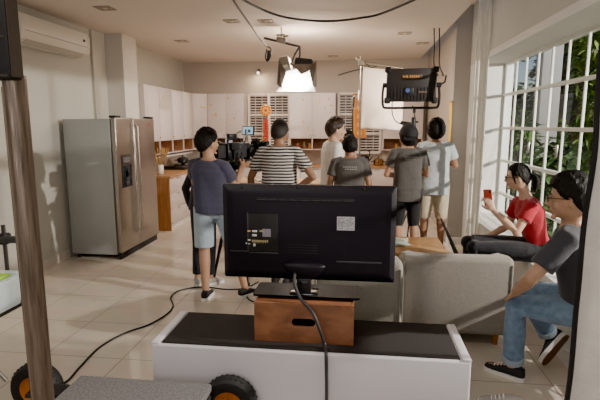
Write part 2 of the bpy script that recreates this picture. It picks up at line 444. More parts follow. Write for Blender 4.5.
# base cabinets
def base_cabinet(cx, cy, rz, w, label, drawers, depth=.6, end=False):
    t = thing('base_cabinet', label, 'cabinet', (cx, cy, 0), rz, 'white base kitchen cabinets')
    c = MB(); c.b2((-w/2, .02, .1), (w/2, depth, .86)); c.b2((-w/2, .06, 0), (w/2, depth, .1)); c.build('carcass', cab_m, t)
    MB().b2((-w/2, .045, 0), (w/2, .06, .1)).build('toe_kick', white_m, t)
    z = .11; hs = drawers
    for hh in hs:
        o = MB().b2((-w/2+.003, 0, z+.003), (w/2-.003, .02, z+hh-.003), .003).build('drawer' if len(hs) > 1 else 'door', cab_m, t)
        MB().box((0, -.008, z+hh-.03), (.12, .012, .01), None, .003).build('handle', steel, o)
        z += hh
    if end: MB().b2((-w/2-.02, 0, 0), (-w/2, depth, .862)).build('end_panel', woodor, t)['label'] = 'orange wooden end panel'
    return t
XB = -2.97
for i, (y0, y1, lab, e) in enumerate(((7.24, 7.93, 'white drawer cabinet with an orange wooden end panel beside the fridge', True), (7.93, 8.62, 'white drawer cabinet under the counter, second from the fridge', False), (8.62, 9.38, 'white drawer cabinet under the counter, third from the fridge', False))):
    base_cabinet(XB, (y0+y1)/2, PI/2, y1-y0-.003, lab, (.25, .25, .25), .68, e)
BL = ['white base cabinet in the inner kitchen corner', 'white base cabinet under the window with the red lantern', 'white base cabinet behind the striped-shirt man', 'white base cabinet behind the man in white', 'white base cabinet under the golden pot', 'white base cabinet behind the man in the cap', 'white base cabinet at the kitchen side wall']
xs = [-2.96, -2.35, -1.74, -1.13, -.52, .09, .70, 1.29]
for i in range(7):
    base_cabinet((xs[i]+xs[i+1])/2, 9.42, 0, xs[i+1]-xs[i]-.003, BL[i], (.375, .375) if i % 2 else (.75,), .57)
wt = MB()
P = [(XL+.003, 7.21), (XB+.02, 7.21), (XB+.02, 9.40), (1.295, 9.40), (1.295, YB-.003), (XL+.003, YB-.003)]
wt.prism(P, .863, .90)
tag(wt.build('worktop', woodtop), 'long brown wooden kitchen worktop running round the corner', 'worktop')
# shelf strip under left cabinets
tag(MB().b2((XL+.003, 7.24, 1.14), (XF+.0, 9.4, 1.165), .003).build('wall_shelf', cab_m), 'thin white shelf under the upper cabinets beside the fridge', 'shelf')
# wooden splash panels
tag(MB().b2((XL+.001, 7.24, .90), (XL+.02, 9.5, 1.139)).build('splashback', mat('splash_wall', (.45, .37, .30), .3)), 'beige splashback panel behind the counter beside the fridge', 'panel')

# ------------------------------------------------------------------ things on the worktop
def pot(name, label, x, y, m_, r=.11, h=.12, lid=True, long_handle=False, z=.90):
    t = thing(name, label, 'pot', (x, y, z))
    MB().lathe([(r*.85, 0), (r, .015), (r*1.02, h), (r*1.08, h+.004), (r*.96, h+.002), (r*.93, .02), (.001, .015)], n=28).build('pot_body', m_, t)
    if lid:
        MB().lathe([(r*1.06, h+.004), (r*.9, h+.025), (r*.4, h+.045), (.001, h+.05)], n=28).build('lid', m_, t)
        MB().lathe([(.008, h+.048), (.008, h+.065), (.02, h+.07), (.02, h+.08), (.002, h+.084)], n=14).build('lid_knob', blk, t)
    for s in (-1, 1):
        MB().tube(catmull([(s*r*.98, -.04, h*.75), (s*(r+.045), -.03, h*.78), (s*(r+.045), .03, h*.78), (s*r*.98, .04, h*.75)], 5), .008, 8).build('handle', blk if m_ is not blk else darkmetal, t)
    return t
pot('cooking_pot', 'golden two-handled cooking pot on the rear worktop', .42, 9.62, mat('pot_gold', (.38, .22, .10), .25, metal=.9), .10, .10)
# black kettle / coffee press
t = thing('black_kettle', 'black kettle with arched handle on the rear worktop', 'kettle', (.14, 9.62, .90))
MB().lathe([(.10, 0), (.105, .02), (.09, .14), (.07, .19), (.05, .205), (.001, .21)], n=24).build('kettle_body', blk, t)
MB().tube(catmull([(-.085, 0, .15), (-.10, 0, .27), (0, 0, .31), (.10, 0, .27), (.085, 0, .15)], 6), .011, 8).build('handle', blk, t)
MB().tube([(.08, 0, .08), (.14, 0, .15), (.165, 0, .19)], [.022, .015, .011], 10).build('spout', blk, t)
# stove on left run
t = thing('gas_stove', 'black two-burner gas stove on the counter beside the fridge', 'stove', (-3.3, 8.55, .90))
MB().b2((-.22, -.35, 0), (.22, .35, .06), .012).build('stove_body', gloss_blk, t)
for y in (-.17, .17):
    q = MB(); q.lathe([(.03, .06), (.045, .075), (.02, .085)], c=(0, y, 0), n=16)
    for a in range(4):
        q.box((.055*math.cos(a*PI/2), y+.055*math.sin(a*PI/2), .09), (.07 if a % 2 == 0 else .01, .01 if a % 2 == 0 else .07, .012))
    q.build('burner', darkmetal, t)
    MB().tube([(.22, y, .03), (.24, y, .03)], .018, 12).build('knob', steel, t)
pot('black_saucepan', 'black saucepan sitting on the gas stove', -3.3, 8.72, blk, .10, .06, True, z=.993)
# dried flowers in vase
t = thing('white_vase', 'white cylindrical vase at the counter end beside the fridge', 'vase', (-3.19, 7.42, .90))
MB().lathe([(.04, 0), (.047, .01), (.05, .14), (.045, .16), (.04, .16), (.038, .02), (.001, .018)], n=22).build('vase_body', mat('vase_white', (.72, .66, .6), .25), t)
fl = MB(); rnd = random.Random(3)
for k in range(26):
    a = rnd.uniform(0, 2*PI); l = rnd.uniform(.22, .44); sp = rnd.uniform(.02, .15)
    tip = V((sp*math.cos(a), sp*math.sin(a), l))
    pts = catmull([(rnd.uniform(-.015, .015), rnd.uniform(-.015, .015), .03), (tip.x*.3, tip.y*.3, l*.55), tuple(tip)], 4)
    fl.tube(pts, [.0022]*len(pts), 5)
    fl.tube([tip*.72, tip*.85+V((0, 0, .01)), tip], [.003, .014, .003], 6)
o = tag(fl.build('dried_flowers', mat('straw', (.42, .24, .08), .8)), 'bunch of tan dried grasses standing in the white vase', 'dried flowers'); o.location = (-3.19, 7.42, .93)
# potted yellow flowers on rear worktop at window
t = thing('potted_plant', 'small potted plant with yellow blossoms on the rear worktop by the lantern', 'plant', (-2.02, 9.72, .90))
MB().lathe([(.06, 0), (.08, .12), (.085, .13), (.07, .13), (.001, .11)], n=18).build('plant_pot', mat('terracotta', (.4, .2, .12), .7), t)
lf = MB(); bl = MB()
for k in range(60):
    a = rnd.uniform(0, 2*PI); r = rnd.uniform(.02, .15); z = rnd.uniform(.18, .55)
    p = V((r*math.cos(a), r*math.sin(a), z)); d = V((math.cos(a), math.sin(a), rnd.uniform(.1, 1))).normalized(); s, u = frame_of(d)
    l = .06; q = [p, p+d*l*.5+s*.015, p+d*l, p+d*l*.5-s*.015]
    (lf if k % 2 else bl).face([(lf if k % 2 else bl).bm.verts.new(v) for v in q])
for k in range(7):
    a = k*.9; lf.tube([(0, 0, .1), (.05*math.cos(a), .05*math.sin(a), .3), (.1*math.cos(a), .1*math.sin(a), .5)], .003, 5)
lf.build('leaves', mat('pot_leaf', (.16, .2, .05), .6), t, recalc=False); bl.build('blossoms', mat('yellow_blossom', (.6, .42, .06), .6), t, recalc=False)

# ------------------------------------------------------------------ island table behind the crew
t = thing('kitchen_island', 'wooden-topped kitchen island behind the television and crew', 'island', (-1.15, 6.82, 0))
MB().b2((-.85, -.33, .862), (.85, .33, .90), .006).build('island_top', wood('island_wood', (.50, .34, .20), (.40, .25, .13), (2, 12, 12), .35), t)
MB().b2((-.80, -.28, .06), (.80, .28, .862)).build('island_body', cab_m, t)
MB().b2((-.77, -.25, 0), (.77, .25, .06)).build('plinth', blk_matte, t)
for k in (-1, 0, 1): MB().b2((k*.53-.26, -.30, .09), (k*.53+.26, -.28, .84), .003).build('panel_door', cab_m, t)
t = thing('serving_tray', 'pale serving tray lying on the kitchen island', 'tray', (-1.28, 6.70, .9001))
MB().prism([(.20*math.cos(a*PI/16), .13*math.sin(a*PI/16)) for a in range(32)], 0, .012).build('tray_base', white_m, t)
r_ = MB(); r_.tube([(.20*math.cos(a*PI/16), .13*math.sin(a*PI/16), .016) for a in range(33)], .008, 6); r_.build('rim', chrome, t)
cupm = mat('cup_china', (.7, .66, .62), .2)
for i, (x, y, lab) in enumerate(((-1.36, 6.70, 'white teacup on the tray, first from the cameraman'), (-1.25, 6.74, 'white teacup in the middle of the serving tray'), (-1.17, 6.68, 'white teacup on the tray, nearest the striped-shirt man'))):
    t = thing('teacup', lab, 'cup', (x, y, .9125), 0, 'teacups on the tray')
    MB().lathe([(.02, 0), (.024, .005), (.036, .055), (.034, .055), (.02, .008), (.001, .006)], n=18).build('cup_body', cupm, t)
    MB().tube(catmull([(.03, 0, .045), (.052, 0, .042), (.048, 0, .02), (.027, 0, .015)], 5), .004, 6).build('handle', cupm, t)

# ------------------------------------------------------------------ New Year hangings
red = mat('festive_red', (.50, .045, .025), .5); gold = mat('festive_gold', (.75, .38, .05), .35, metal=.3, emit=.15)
LX, LY = -1.91, 9.90
t = thing('festive_medallion', 'round gold and red festive medallion hung before the louvred window', 'decoration', (LX, LY, 2.0))
MB().lathe([(.001, -.015), (.10, -.015), (.12, 0), (.10, .015), (.001, .015)], n=24, M=Matrix.Rotation(PI/2, 3, 'X')).build('disc', gold, t)
q = MB()
for k in range(10):
    a = k*PI/5; q.ell((.085*math.cos(a), -.016, .085*math.sin(a)), (.018, .006, .018), nu=8, nv=6)
q.ell((0, -.018, 0), (.03, .008, .03), nu=10, nv=6); q.build('petal_ornament', red, t)
MB().cyl((0, 0, .12), (0, 0, .40), .004, n=6).build('hanging_cord', red, t)
t = thing('firecracker_string', 'string of red paper firecrackers hanging below the gold medallion', 'decoration', (LX, LY, 1.87))
q = MB()
for k in range(13):
    z = -.04-k*.043
    for s in (-1, 1):
        q.tube([(s*.008, 0, z), (s*.055, -.02*(k % 2), z-.045)], .017, 8)
q.build('firecrackers', red, t)
for k in range(13):
    z = -.04-k*.043
    for s in (-1, 1): MB().tube([(s*.050, -.019*(k % 2), z-.041), (s*.056, -.021*(k % 2), z-.047)], .018, 8).build('gold_tip', gold, t)
MB().cyl((0, 0, .02), (0, 0, -.66), .004, n=6).build('hanging_cord', red, t)
# orange banner
t = thing('festive_banner', 'long orange festive banner hung at the second louvred window', 'decoration', (.032, 9.905, 1.44))
bm_ = mat('banner_orange', (.62, .20, .03), .6, var=.1, vscale=8)
MB().b2((-.13, -.003, 0), (.13, .003, .88)).build('banner_cloth', bm_, t)
q = MB()
for k in range(5):
    z = .10+k*.165
    q.rings([[V((.055*math.cos(a*PI/4), y, z+.055*math.sin(a*PI/4))) for a in range(8)] for y in (-.007, -.003)])
for x in (-.115, .115): q.b2((x-.008, -.006, .02), (x+.008, -.003, .86))
q.build('gold_ornament', gold, t)
for z in (0, .88): MB().tube([(-.15, 0, z), (.15, 0, z)], .012, 8).build('banner_rod', woodor, t)
# made-up yellow strip and rods standing in for light on the pillar
t = thing('pillar_light_patch', 'made-up yellow strip standing in for light on the side of the pillar behind the man in khaki shorts', 'patch', (1.298, 7.03, 1.0))
MB().b2((-.006, -.09, 0), (.002, .09, 1.02)).build('light_patch_sheet', mat('light_patch_yellow', (.72, .48, .10), .6, var=.18, vscale=7), t)  # flat yellow sheet in place of the lit pillar side
for z in (0, 1.02): MB().tube([(-.004, -.11, z), (-.004, .11, z)], .011, 8).build('patch_rod', woodtop, t)
# ------------------------------------------------------------------ low white platform bench with black top
t = thing('platform_bench', 'low white painted bench with a black mat top carrying the television', 'bench', (-.262, 2.70, 0))
bx0, bx1, by0, by1, bz = -.905, .89, -.235, .245, .45
benchw = mat('bench_white', (.74, .705, .745), .4, var=.02, vscale=5)
q = MB(); q.b2((bx0, by0, 0), (bx1, by1, bz-.004), .012, 3); q.build('bench_body', benchw, t)
MB().b2((bx0+.055, by0+.022, bz-.006), (bx1-.055, by1-.006, bz+.004), .003).build('mat_top', mat('black_felt', (.022, .018, .017), .85, bump=.1, bscale=120), t)
for x in (bx0+.022, bx1-.022):
    MB().b2((x-.024, by0+.004, bz-.01), (x+.024, by1-.004, bz+.007), .006).build('end_rim', benchw, t)

# ------------------------------------------------------------------ apple box
abw = wood('apple_box_wood', (.36, .145, .068), (.19, .075, .038), (2.2, 4, 4.5), .45, 3.2, coat=.1)
t = thing('apple_box', 'worn reddish wooden apple box with a slotted hand hole', 'wooden box', (-.29, 2.71, .4545))
w, d, hh, th = .575, .28, .235, .018
# front and back boards with a slot hole
def slot_board(y0, y1):
    q = MB(); n = 24; sw, sh = .068, .025; cz = hh*.52
    hole = []
    for k in range(n):
        a = 2*PI*k/n; cx = sw-sh if math.cos(a) >= 0 else -(sw-sh)
        hole.append((cx+sh*math.cos(a), cz+sh*math.sin(a)))
    outer = []
    for (x, z) in hole:
        dx, dz = x, z-cz
        sc = min((w/2)/abs(dx) if abs(dx) > 1e-6 else 1e9, (hh-cz if dz > 0 else cz)/abs(dz) if abs(dz) > 1e-6 else 1e9)
        outer.append((dx*sc, cz+dz*sc))
    for c in ((-w/2, 0), (w/2, 0), (w/2, hh), (-w/2, hh)):
        j = min(range(n), key=lambda i: (outer[i][0]-c[0])**2+(outer[i][1]-c[1])**2); outer[j] = c
    A = [[q.bm.verts.new((x, y, z)) for x, z in L] for y in (y0, y1) for L in (outer, hole)]
    for k in range(n):
        j = (k+1) % n
        q.face((A[0][k], A[0][j], A[1][j], A[1][k])); q.face((A[2][k], A[3][k], A[3][j], A[2][j]))
        q.face((A[1][k], A[1][j], A[3][j], A[3][k])); q.face((A[0][k], A[2][k], A[2][j], A[0][j]))
    return q.build('slotted_board', abw, t, 25)
slot_board(-d/2, -d/2+th); slot_board(d/2-th, d/2)
for x in (-w/2, w/2-th): MB().b2((x, -d/2+th, 0), (x+th, d/2-th, hh), .003).build('end_board', abw, t)
MB().b2((-w/2+th, -d/2+th, hh-th), (w/2-th, d/2-th, hh), .002).build('top_board', abw, t)
MB().b2((-w/2+th, -d/2+th, 0), (w/2-th, d/2-th, th), .002).build('bottom_board', abw, t)
MB().b2((-w/2+th, -.01, th), (w/2-th, .01, hh-th)).build('inner_shade_brace', blk_matte, t)  # brace coloured black to stand for the shade inside the hand hole

# ------------------------------------------------------------------ television seen from behind
t = thing('television', 'large black flat television seen from behind on a wooden box', 'television', (-.28, 2.72, .6905))
tvm = mat('tv_back_plastic', (.010, .007, .013), .5, spec=.3, bump=.03, bscale=300)
x0, x1, z0, z1 = -.512, .508, .095, .665
q = MB()
# bevelled back shell: outer bezel ring, sloped shell
def rr(x0, x1, z0, z1, r, y, n=5):
    pts = []
    for cx, cz, a0 in ((x1-r, z1-r, 0), (x0+r, z1-r, 90), (x0+r, z0+r, 180), (x1-r, z0+r, 270)):
        for k in range(n+1):
            a = math.radians(a0+90*k/n); pts.append(V((cx+r*math.cos(a), y, cz+r*math.sin(a))))
    return pts
q.rings([rr(x0, x1, z0, z1, .012, .03), rr(x0, x1, z0, z1, .012, .006), rr(x0+.008, x1-.008, z0+.008, z1-.008, .012, -.002),
         rr(x0+.03, x1-.03, z0+.035, z1-.03, .016, -.018), rr(x0+.06, x1-.06, z0+.05, z1-.05, .02, -.024)])
q.build('back_shell', tvm, t, 20)
MB().b2((x0+.012, .0295, z0+.014), (x1-.012, .032, z1-.012)).build('screen', gloss_blk, t)
rib = mat('tv_rib', (.055, .046, .06), .35)
q = MB(); q.b2((-.30, -.029, .575), (.268, -.022, .592), .002); q.build('vent_slot', blk_matte, t)
q = MB()
for k in range(9): q.b2((-.30+k*.0631, -.0295, .578), (-.30+k*.0631+.055, -.0265, .582), .0006)
q.build('slot_highlight', rib, t)
q = MB()
for k in range(4):
    z = .262+k*.016; q.b2((-.125, -.0262, z), (.06, -.0238, z+.005), .001)
q.build('vent_grille', blk_matte, t)
MB().b2((.17, -.0285, .215), (.43, -.0225, .225), .002).build('moulded_line', rib, t)
# recessed connector panel on the left
q = MB(); q.b2((-.492, -.003, .256), (-.355, .0, .262)); 
q.b2((-.352, -.0275, .268), (-.175, -.0235, .495), .002); q.build('connector_panel', blk_matte, t)
q = MB(); q.b2((-.468, -.0255, .262), (-.36, -.0225, .268), .001); q.b2((-.352, -.0272, .256), (-.175, -.0225, .262), .001); q.b2((-.36, -.026, .262), (-.353, -.0225, .50), .001)
q.build('panel_edge', rib, t)
ports = (( -.349, .39, .018, .008, (.75, .40, .10)), (-.315, .39, .030, .010, (.75, .72, .7)), (-.316, .365, .026, .012, (.7, .68, .66)), (-.349, .335, .016, .007, (.6, .58, .56)),
         (-.366, .315, .008, .008, (.7, .68, .66)), (-.349, .312, .014, .005, (.6, .58, .56)), (-.317, .306, .012, .016, (.75, .74, .72)))
for i, (px, pz, pw, ph, pc) in enumerate(ports):
    q = MB(); q.box((px, -.029, pz), (pw, .006, ph), None, .0015); q.box((px, -.0325, pz), (pw*.5, .002, ph*.4)); q.build('socket', mat('socket_%d' % i, pc, .4), t)
MB().b2((-.268, -.0285, .358), (-.218, -.0275, .405)).build('info_sticker', mat('sticker_grey', (.26, .24, .28), .5), t)
q = MB()
for k in range(8): q.b2((-.331+k*.0125, -.0286, .324), (-.331+k*.0125+.008, -.0275, .337))
for k in range(7): q.b2((-.326+k*.0125, -.0286, .318), (-.326+k*.0125+.004, -.0275, .321))
for k in range(3): q.b2((-.285+k*.009, -.0286, .386), (-.285+k*.009+.006, -.0275, .397))
q.build('port_marks', mat('port_label', (.50, .42, .20), .5), t)
# rating sticker
ls = MB().b2((.17, -.0262, .408), (.272, -.0245, .488)).build('rating_label', mat('label_white', (.62, .60, .63), .5), t)
q = MB(); rnd = random.Random(4)
for k in range(9):
    z = .478-k*.0075; x = .177
    while x < .262:
        l = rnd.uniform(.006, .02); 
        if rnd.random() < .72: q.b2((x, -.0268, z-.0018), (min(x+l, .264), -.0262, z+.0012))
        x += l+.004
q.build('fine_print', mat('label_ink', (.10, .09, .11), .6), ls)
for x, z in ((-.39, .648), (-.06, .653), (.32, .648), (-.45, .125), (.44, .2)):
    MB().lathe([(.001, -.004), (.006, -.004), (.008, 0), (.008, .006)], n=12, M=Matrix.Rotation(-PI/2, 3, 'X'), c=(x, -.012, z)).build('screw', blk_matte, t)
# stand: swivel cover, neck, glass base
q = MB()
q.ell((-.02, -.02, .185), (.118, .05, .075), fn=lambda dd: V((dd.x*.128*(1-.30*max(0, -dd.z)), dd.y*.050, (dd.z*.034 if dd.z > 0 else dd.z*.095))), nu=28, nv=14)
q.build('swivel_cover', tvm, t)
q = MB(); q.box((-.02, -.03, .06), (.085, .05, .13), None, .014); q.build('stand_neck', blk, t)
MB().box((-.02, -.057, .09), (.055, .006, .022), None, .004).build('cable_clip', gloss_blk, t)
q = MB(); q.rings([rr(-.32, .31, -.085, .135, .02, y) for y in (0, .012)])
b = q.build('stand_base', mat('stand_black', (.008, .007, .008), .4, spec=.08), t); 
b.data.transform(Matrix.Rotation(PI/2, 4, 'X') @ Matrix.Translation((0, 0, 0))); 
b.location = (0, .045, .012)
q = MB(); q.box((-.02, -.01, .022), (.17, .12, .02), None, .009); q.build('base_collar', gloss_blk, t)
# power cable
q = MB(); q.tube(catmull([(-.345, 2.685, .86), (-.35, 2.63, .80), (-.31, 2.585, .72), (-.235, 2.53, .66), (-.19, 2.515, .56), (-.165, 2.53, .475), (-.155, 2.48, .46), (-.15, 2.445, .42), (-.145, 2.44, .2), (-.15, 2.43, .012), (-.05, 2.3, .012)], 8), .0095, 10)
tag(q.build('power_cable', mat('cable_grey', (.035, .033, .036), .5)), 'thick dark power cable hanging from the television down over the wooden box', 'cable')

# ------------------------------------------------------------------ camera dolly with carpet deck
carpet = mat('grey_carpet', (.20, .19, .19), .95, bump=.6, bscale=220, var=.35, vscale=90)
t = thing('camera_dolly', 'wheeled camera dolly with a grey carpeted deck and orange wheel hubs', 'dolly', (-1.16, 2.03, 0), 0)
MB().b2((-.375, -.6, .255), (.39, .31, .30), .008).build('carpet_deck', carpet, t)
MB().b2((-.36, -.56, .20), (.37, .29, .254)).build('deck_frame', darkmetal, t)
orange = mat('hub_orange', (.55, .16, .02), .4)
def wheel(x, y, turn):
    R = .155; M = Matrix.Rotation(PI/2, 3, 'X')
    if turn: M = Matrix.Rotation(turn, 3, 'Z') @ M
    q = MB(); prof = [(.085, -.045), (.115, -.052), (.14, -.046), (.152, -.028), (R, -.012), (R, .012), (.152, .028), (.14, .046), (.115, .052), (.085, .045)]
    q.lathe(prof+prof[:1], n=40, M=M, cap=False)
    for k in range(30):
        a = 2*PI*k/30
        for s in (-1, 1):
            q.box(M @ V((.152*math.cos(a), .152*math.sin(a), s*.018)), (.012, .012, .012), M @ Matrix.Rotation(a, 3, 'Z') , .002)
    o = q.build('tyre', rubber, t); o.location = (x, y, R+.002)
    q = MB(); q.lathe([(.03, -.02), (.07, -.022), (.085, -.042), (.09, -.042), (.09, .042), (.085, .042), (.07, .022), (.03, .02)], n=30, M=M)
    for k in range(5):
        a = 2*PI*k/5; q.box(M @ V((.052*math.cos(a), .052*math.sin(a), 0)), (.05, .022, .05), M @ Matrix.Rotation(a, 3, 'Z'), .004)
    h = q.build('hub', orange, o)
    q = MB(); q.lathe([(.001, -.05), (.02, -.05), (.028, -.03), (.028, .03), (.02, .05)], n=18, M=M); q.build('axle_cap', darkmetal, o)
    return o
wheel(-.706, .385, 0); wheel(.472, .372, 0); wheel(-.706, -.5, 0); wheel(.472, -.5, 0)
for wx, wy in ((-.706, .385), (.472, .372), (-.706, -.5), (.472, -.5)):
    sx = -1 if wx < 0 else 1
    yi = wy-.09*(1 if wy > 0 else -1)
    MB().tube([(wx, wy-.03*(1 if wy > 0 else -1), .157), (wx, yi, .157), (sx*.34, yi*.8, .225)], .016, 10).build('axle_arm', darkmetal, t)
MB().box((-.50, .27, .18), (.10, .12, .10), None, .012).build('steering_block', blk_matte, t)
MB().b2((.345, .10, .16), (.40, .27, .262), .01).build('corner_bracket', blk_matte, t)

# ------------------------------------------------------------------ near steel pole with black panel
t = thing('light_stand', 'tall rusty steel stand column carrying a black lamp housing at the picture edge', 'light stand', (-.912, 1.2, 0))
rust_glint = mat('rusty_glint_steel', (.25, .19, .145), .38, metal=.7, bump=.2, bscale=40, var=.45, vscale=12, stretch=(8, 8, .5))  # rust tone; the vertical streaks also stand in for highlights
q = MB()
q.tube([(0, 0, .04), (0, 0, 1.83)], .0295, 26); o = q.build('column', rust_glint, t)
q = MB(); q.b2((-.033, -.010, .1), (-.026, .010, 1.80)); q.build('column_rail', rust_glint, t)
for k in range(3):
    a = math.radians(200+k*120); MB().tube([(0, 0, .10), (.33*math.cos(a), .33*math.sin(a), .014)], [.018, .013], 10).build('leg', darkmetal, t)
q = MB(); q.b2((-.22, -.055, 1.815), (.034, -.005, 2.25), .010); q.build('lamp_housing', mat('housing_black', (.016, .013, .012), .6, bump=.15, bscale=60), t)
q = MB(); q.b2((-.20, -.058, 1.822), (.026, -.0545, 1.828)); q.b2((-.20, -.058, 1.918), (.026, -.0545, 1.922)); q.b2((.0305, -.05, 1.822), (.0355, -.01, 2.24)); q.build('housing_edge', mat('housing_edge_metal', (.11, .09, .075), .4, metal=.5), t)


# ------------------------------------------------------------------ crate table with plastic tub at the edge
t = thing('side_trolley', 'small dark trolley at the picture edge holding a clear plastic tub', 'trolley', (-2.15, 2.40, 0))
MB().b2((-.25, -.2, .62), (.16, .2, .645), .006).build('shelf', darkmetal, t)
for x in (-.23, .14):
    for y in (-.18, .18): MB().tube([(x, y, 0), (x, y, .62)], .013, 10).build('leg', darkmetal, t)
MB().tube([(.14, -.19, .44), (.245, -.17, .30)], .012, 10).build('brace_rod', chrome, t)
MB().tube([(.02, .19, .62), (.02, .19, 1.10)], .012, 10).build('upright_rod', darkmetal, t)
q = MB(); q.tube([(-.05, .19, 1.01), (.20, .12, 1.03)], .022, 10); q.box((.02, .19, 1.015), (.06, .06, .07), None, .012); q.build('clamp_arm', blk, t)
t = thing('plastic_tub', 'clear plastic storage tub with black handle on the dark trolley', 'tub', (-2.13, 2.40, .6455))
clear = mat('clear_plastic', (.80, .88, .90), .15, alpha=.45)
q = MB(); q.rings([rr(-.15, .14, -.12, .12, .03, y) for y in (0,)]+[rr(-.17, .16, -.14, .14, .03, -.17), rr(-.185, .17, -.15, .15, .03, -.172), rr(-.185, .17, -.15, .15, .03, -.182), rr(-.15, .13, -.12, .12, .03, -.178), rr(-.14, .12, -.11, .11, .03, -.01)])
o = q.build('tub_body', clear, t); o.data.transform(Matrix.Rotation(-PI/2, 4, 'X'))
MB().tube([(.05, -.155, .09), (.05, -.175, .10), (.14, -.175, .10), (.14, -.155, .09)], .011, 8).build('handle', blk, t)
t = thing('paper_pack', 'bright green and white packet lying in the clear tub', 'packet', (-2.13, 2.40, .80))
MB().box((0, 0, .026), (.22, .16, .025), None, .01).build('packet', mat('packet_green', (.30, .50, .06), .5, var=.3, vscale=14), t)
MB().box((-.06, 0, .045), (.12, .16, .012), None, .004).build('white_sheet', white_m, t)

# ------------------------------------------------------------------ upholstered armchairs
fab1 = mat('sofa_fabric_beige', (.27, .24, .205), .95, bump=.25, bscale=160, var=.06, vscale=30, sheen=.2)
fab2 = mat('sofa_fabric_sage', (.29, .275, .225), .95, bump=.25, bscale=160, var=.06, vscale=30, sheen=.2)
def armchair(label, x0, x1, y0, dep, h, fab, armdrop):
    w = x1-x0; t = thing('armchair', label, 'armchair', ((x0+x1)/2, y0, 0))
    MB().b2((-w/2, 0, .09), (w/2, .15, h), .045, 5).build('backrest', fab, t)
    for s in (-1, 1):
        q = MB(); n = 9; rs = []
        for k in range(n):
            u = k/(n-1); y = .08+(dep-.08)*u; zt = h-armdrop*max(0, u-.2)**1.0
            xc = s*(w/2-.075); rs.append([V((xc+dx, y, z)) for dx, z in ((-.073, .09), (.073, .09), (.073, zt-.05), (.05, zt-.012), (0, zt), (-.05, zt-.012), (-.073, zt-.05))])
        q.rings(rs); q.build('armrest', fab, t)
    MB().b2((-w/2+.148, .13, .10), (w/2-.148, dep-.03, .30), .02).build('seat_base', fab, t)
    MB().b2((-w/2+.152, .15, .302), (w/2-.152, dep, .44), .045, 4).build('seat_cushion', fab, t)
    for sx in (-1, 1): MB().tube([(sx*(w/2-.02), -.0, h-.05), (sx*(w/2-.02), -.0, .13)], .006, 6).build('piping', fab, t)
    for sx in (-1, 1):
        for y in (.07, dep-.08):
            MB().tube([(sx*(w/2-.09), y, 0), (sx*(w/2-.09), y, .10)], [.018, .026], 12).build('leg', woodor, t)
armchair('beige fabric armchair with its back turned, beside the seated man in jeans',   .35, 1.19, 3.60, .60, .71, fab1, .22)
armchair('greenish grey armchair half hidden behind the television', -.30, .34, 3.30, .68, .74, fab2, .15)

# ------------------------------------------------------------------ coffee table + papers
ctw = wood('coffee_table_wood', (.52, .30, .12), (.36, .18, .07), (10, 2, 10), .35)
t = thing('coffee_table', 'square-edged orange wooden coffee table behind the beige armchair', 'table', (.62, 5.08, 0))
MB().b2((-.34, -.36, .37), (.31, .36, .43), .008).build('table_top', ctw, t)
for sx in (-.29, .26):
    for sy in (-.31, .31): MB().box((sx, sy, .185), (.06, .06, .37), None, .005).build('leg', ctw, t)
MB().b2((-.28, -.3, .12), (.25, .3, .14), .004).build('lower_shelf', ctw, t)
for i, (x, y, r, c, lab) in enumerate(((.45, 5.12, .3, (.42, .5, .42), 'printed magazine lying open on the coffee table'), (.47, 5.22, -.15, (.62, .62, .56), 'pale folded newspaper under the magazine on the coffee table'))):
    t = thing('magazine', lab, 'magazine', (x, y, .4305 if i else .4375), r)
    MB().box((0, 0, .0035), (.20, .27, .006), None, .001).build('pages', mat('page_%d' % i, c, .6, var=.3, vscale=18), t)
    q = MB()
    for k in range(5): q.box((-.03, -.09+k*.04, .0068), (.10, .012, .0006))
    q.build('print_lines', mat('print_ink', (.12, .2, .16), .6), t)
# dark pole lying between table and wall
t = thing('umbrella', 'slim dark closed umbrella leaning near the pillar beside the coffee table', 'umbrella', (0, 0, 0))
MB().tube([(1.09, 6.2, .50), (1.12, 5.6, .33), (1.14, 5.05, .17), (1.15, 4.75, .06)], [.012, .022, .028, .008], 10).build('canopy', blk_matte, t)
MB().tube([(1.09, 6.2, .50), (1.083, 6.38, .55)], .010, 8).build('handle', woodtop, t)
MB().tube([(1.15, 4.75, .06), (1.153, 4.68, .012)], .005, 6).build('ferrule', steel, t)

# ------------------------------------------------------------------ spare sneaker at bottom edge
# (built with shoe() below)

# ------------------------------------------------------------------ curtains
curt_m = mat('curtain_cream', (.90, .86, .76), .85, bump=.1, bscale=120, sheen=.2)
def curtain_mesh(path, z0, z1, amp, waves, th=.004, taper=.0, nz=24, noisea=.0):
    path = catmull(path, 30); q = MB(); n = len(path); cols = []
    L = [0]
    for i in range(1, n): L.append(L[-1]+(path[i]-path[i-1]).length)
    for side in (1, -1):
        rows = []
        for j in range(nz+1):
            z = z0+(z1-z0)*j/nz; row = []
            for i in range(n):
                t_ = (path[min(i+1, n-1)]-path[max(0, i-1)]).normalized(); nn = V((-t_.y, t_.x, 0))
                u = L[i]/L[-1]; am = amp*(1-taper*j/nz)
                off = am*math.sin(2*PI*waves*u)+noisea*noise.noise(V((u*6, z*2.2, 3)))
                p = path[i]+nn*(off+side*th/2); row.append(q.bm.verts.new((p.x, p.y, z)))
            rows.append(row)
        cols.append(rows)
        for j in range(nz):
            for i in range(n-1): q.face((rows[j][i], rows[j][i+1], rows[j+1][i+1], rows[j+1][i]))
    A, B = cols
    for j in range(nz):
        for i in (0, n-1): q.face((A[j][i], A[j+1][i], B[j+1][i], B[j][i]))
    for j in (0, nz):
        for i in range(n-1): q.face((A[j][i], B[j][i], B[j][i+1], A[j][i+1]))
    return q
t = thing('curtain', 'long cream curtain drawn beside the grey pillar at the far end of the window', 'curtain', (0, 0, 0))
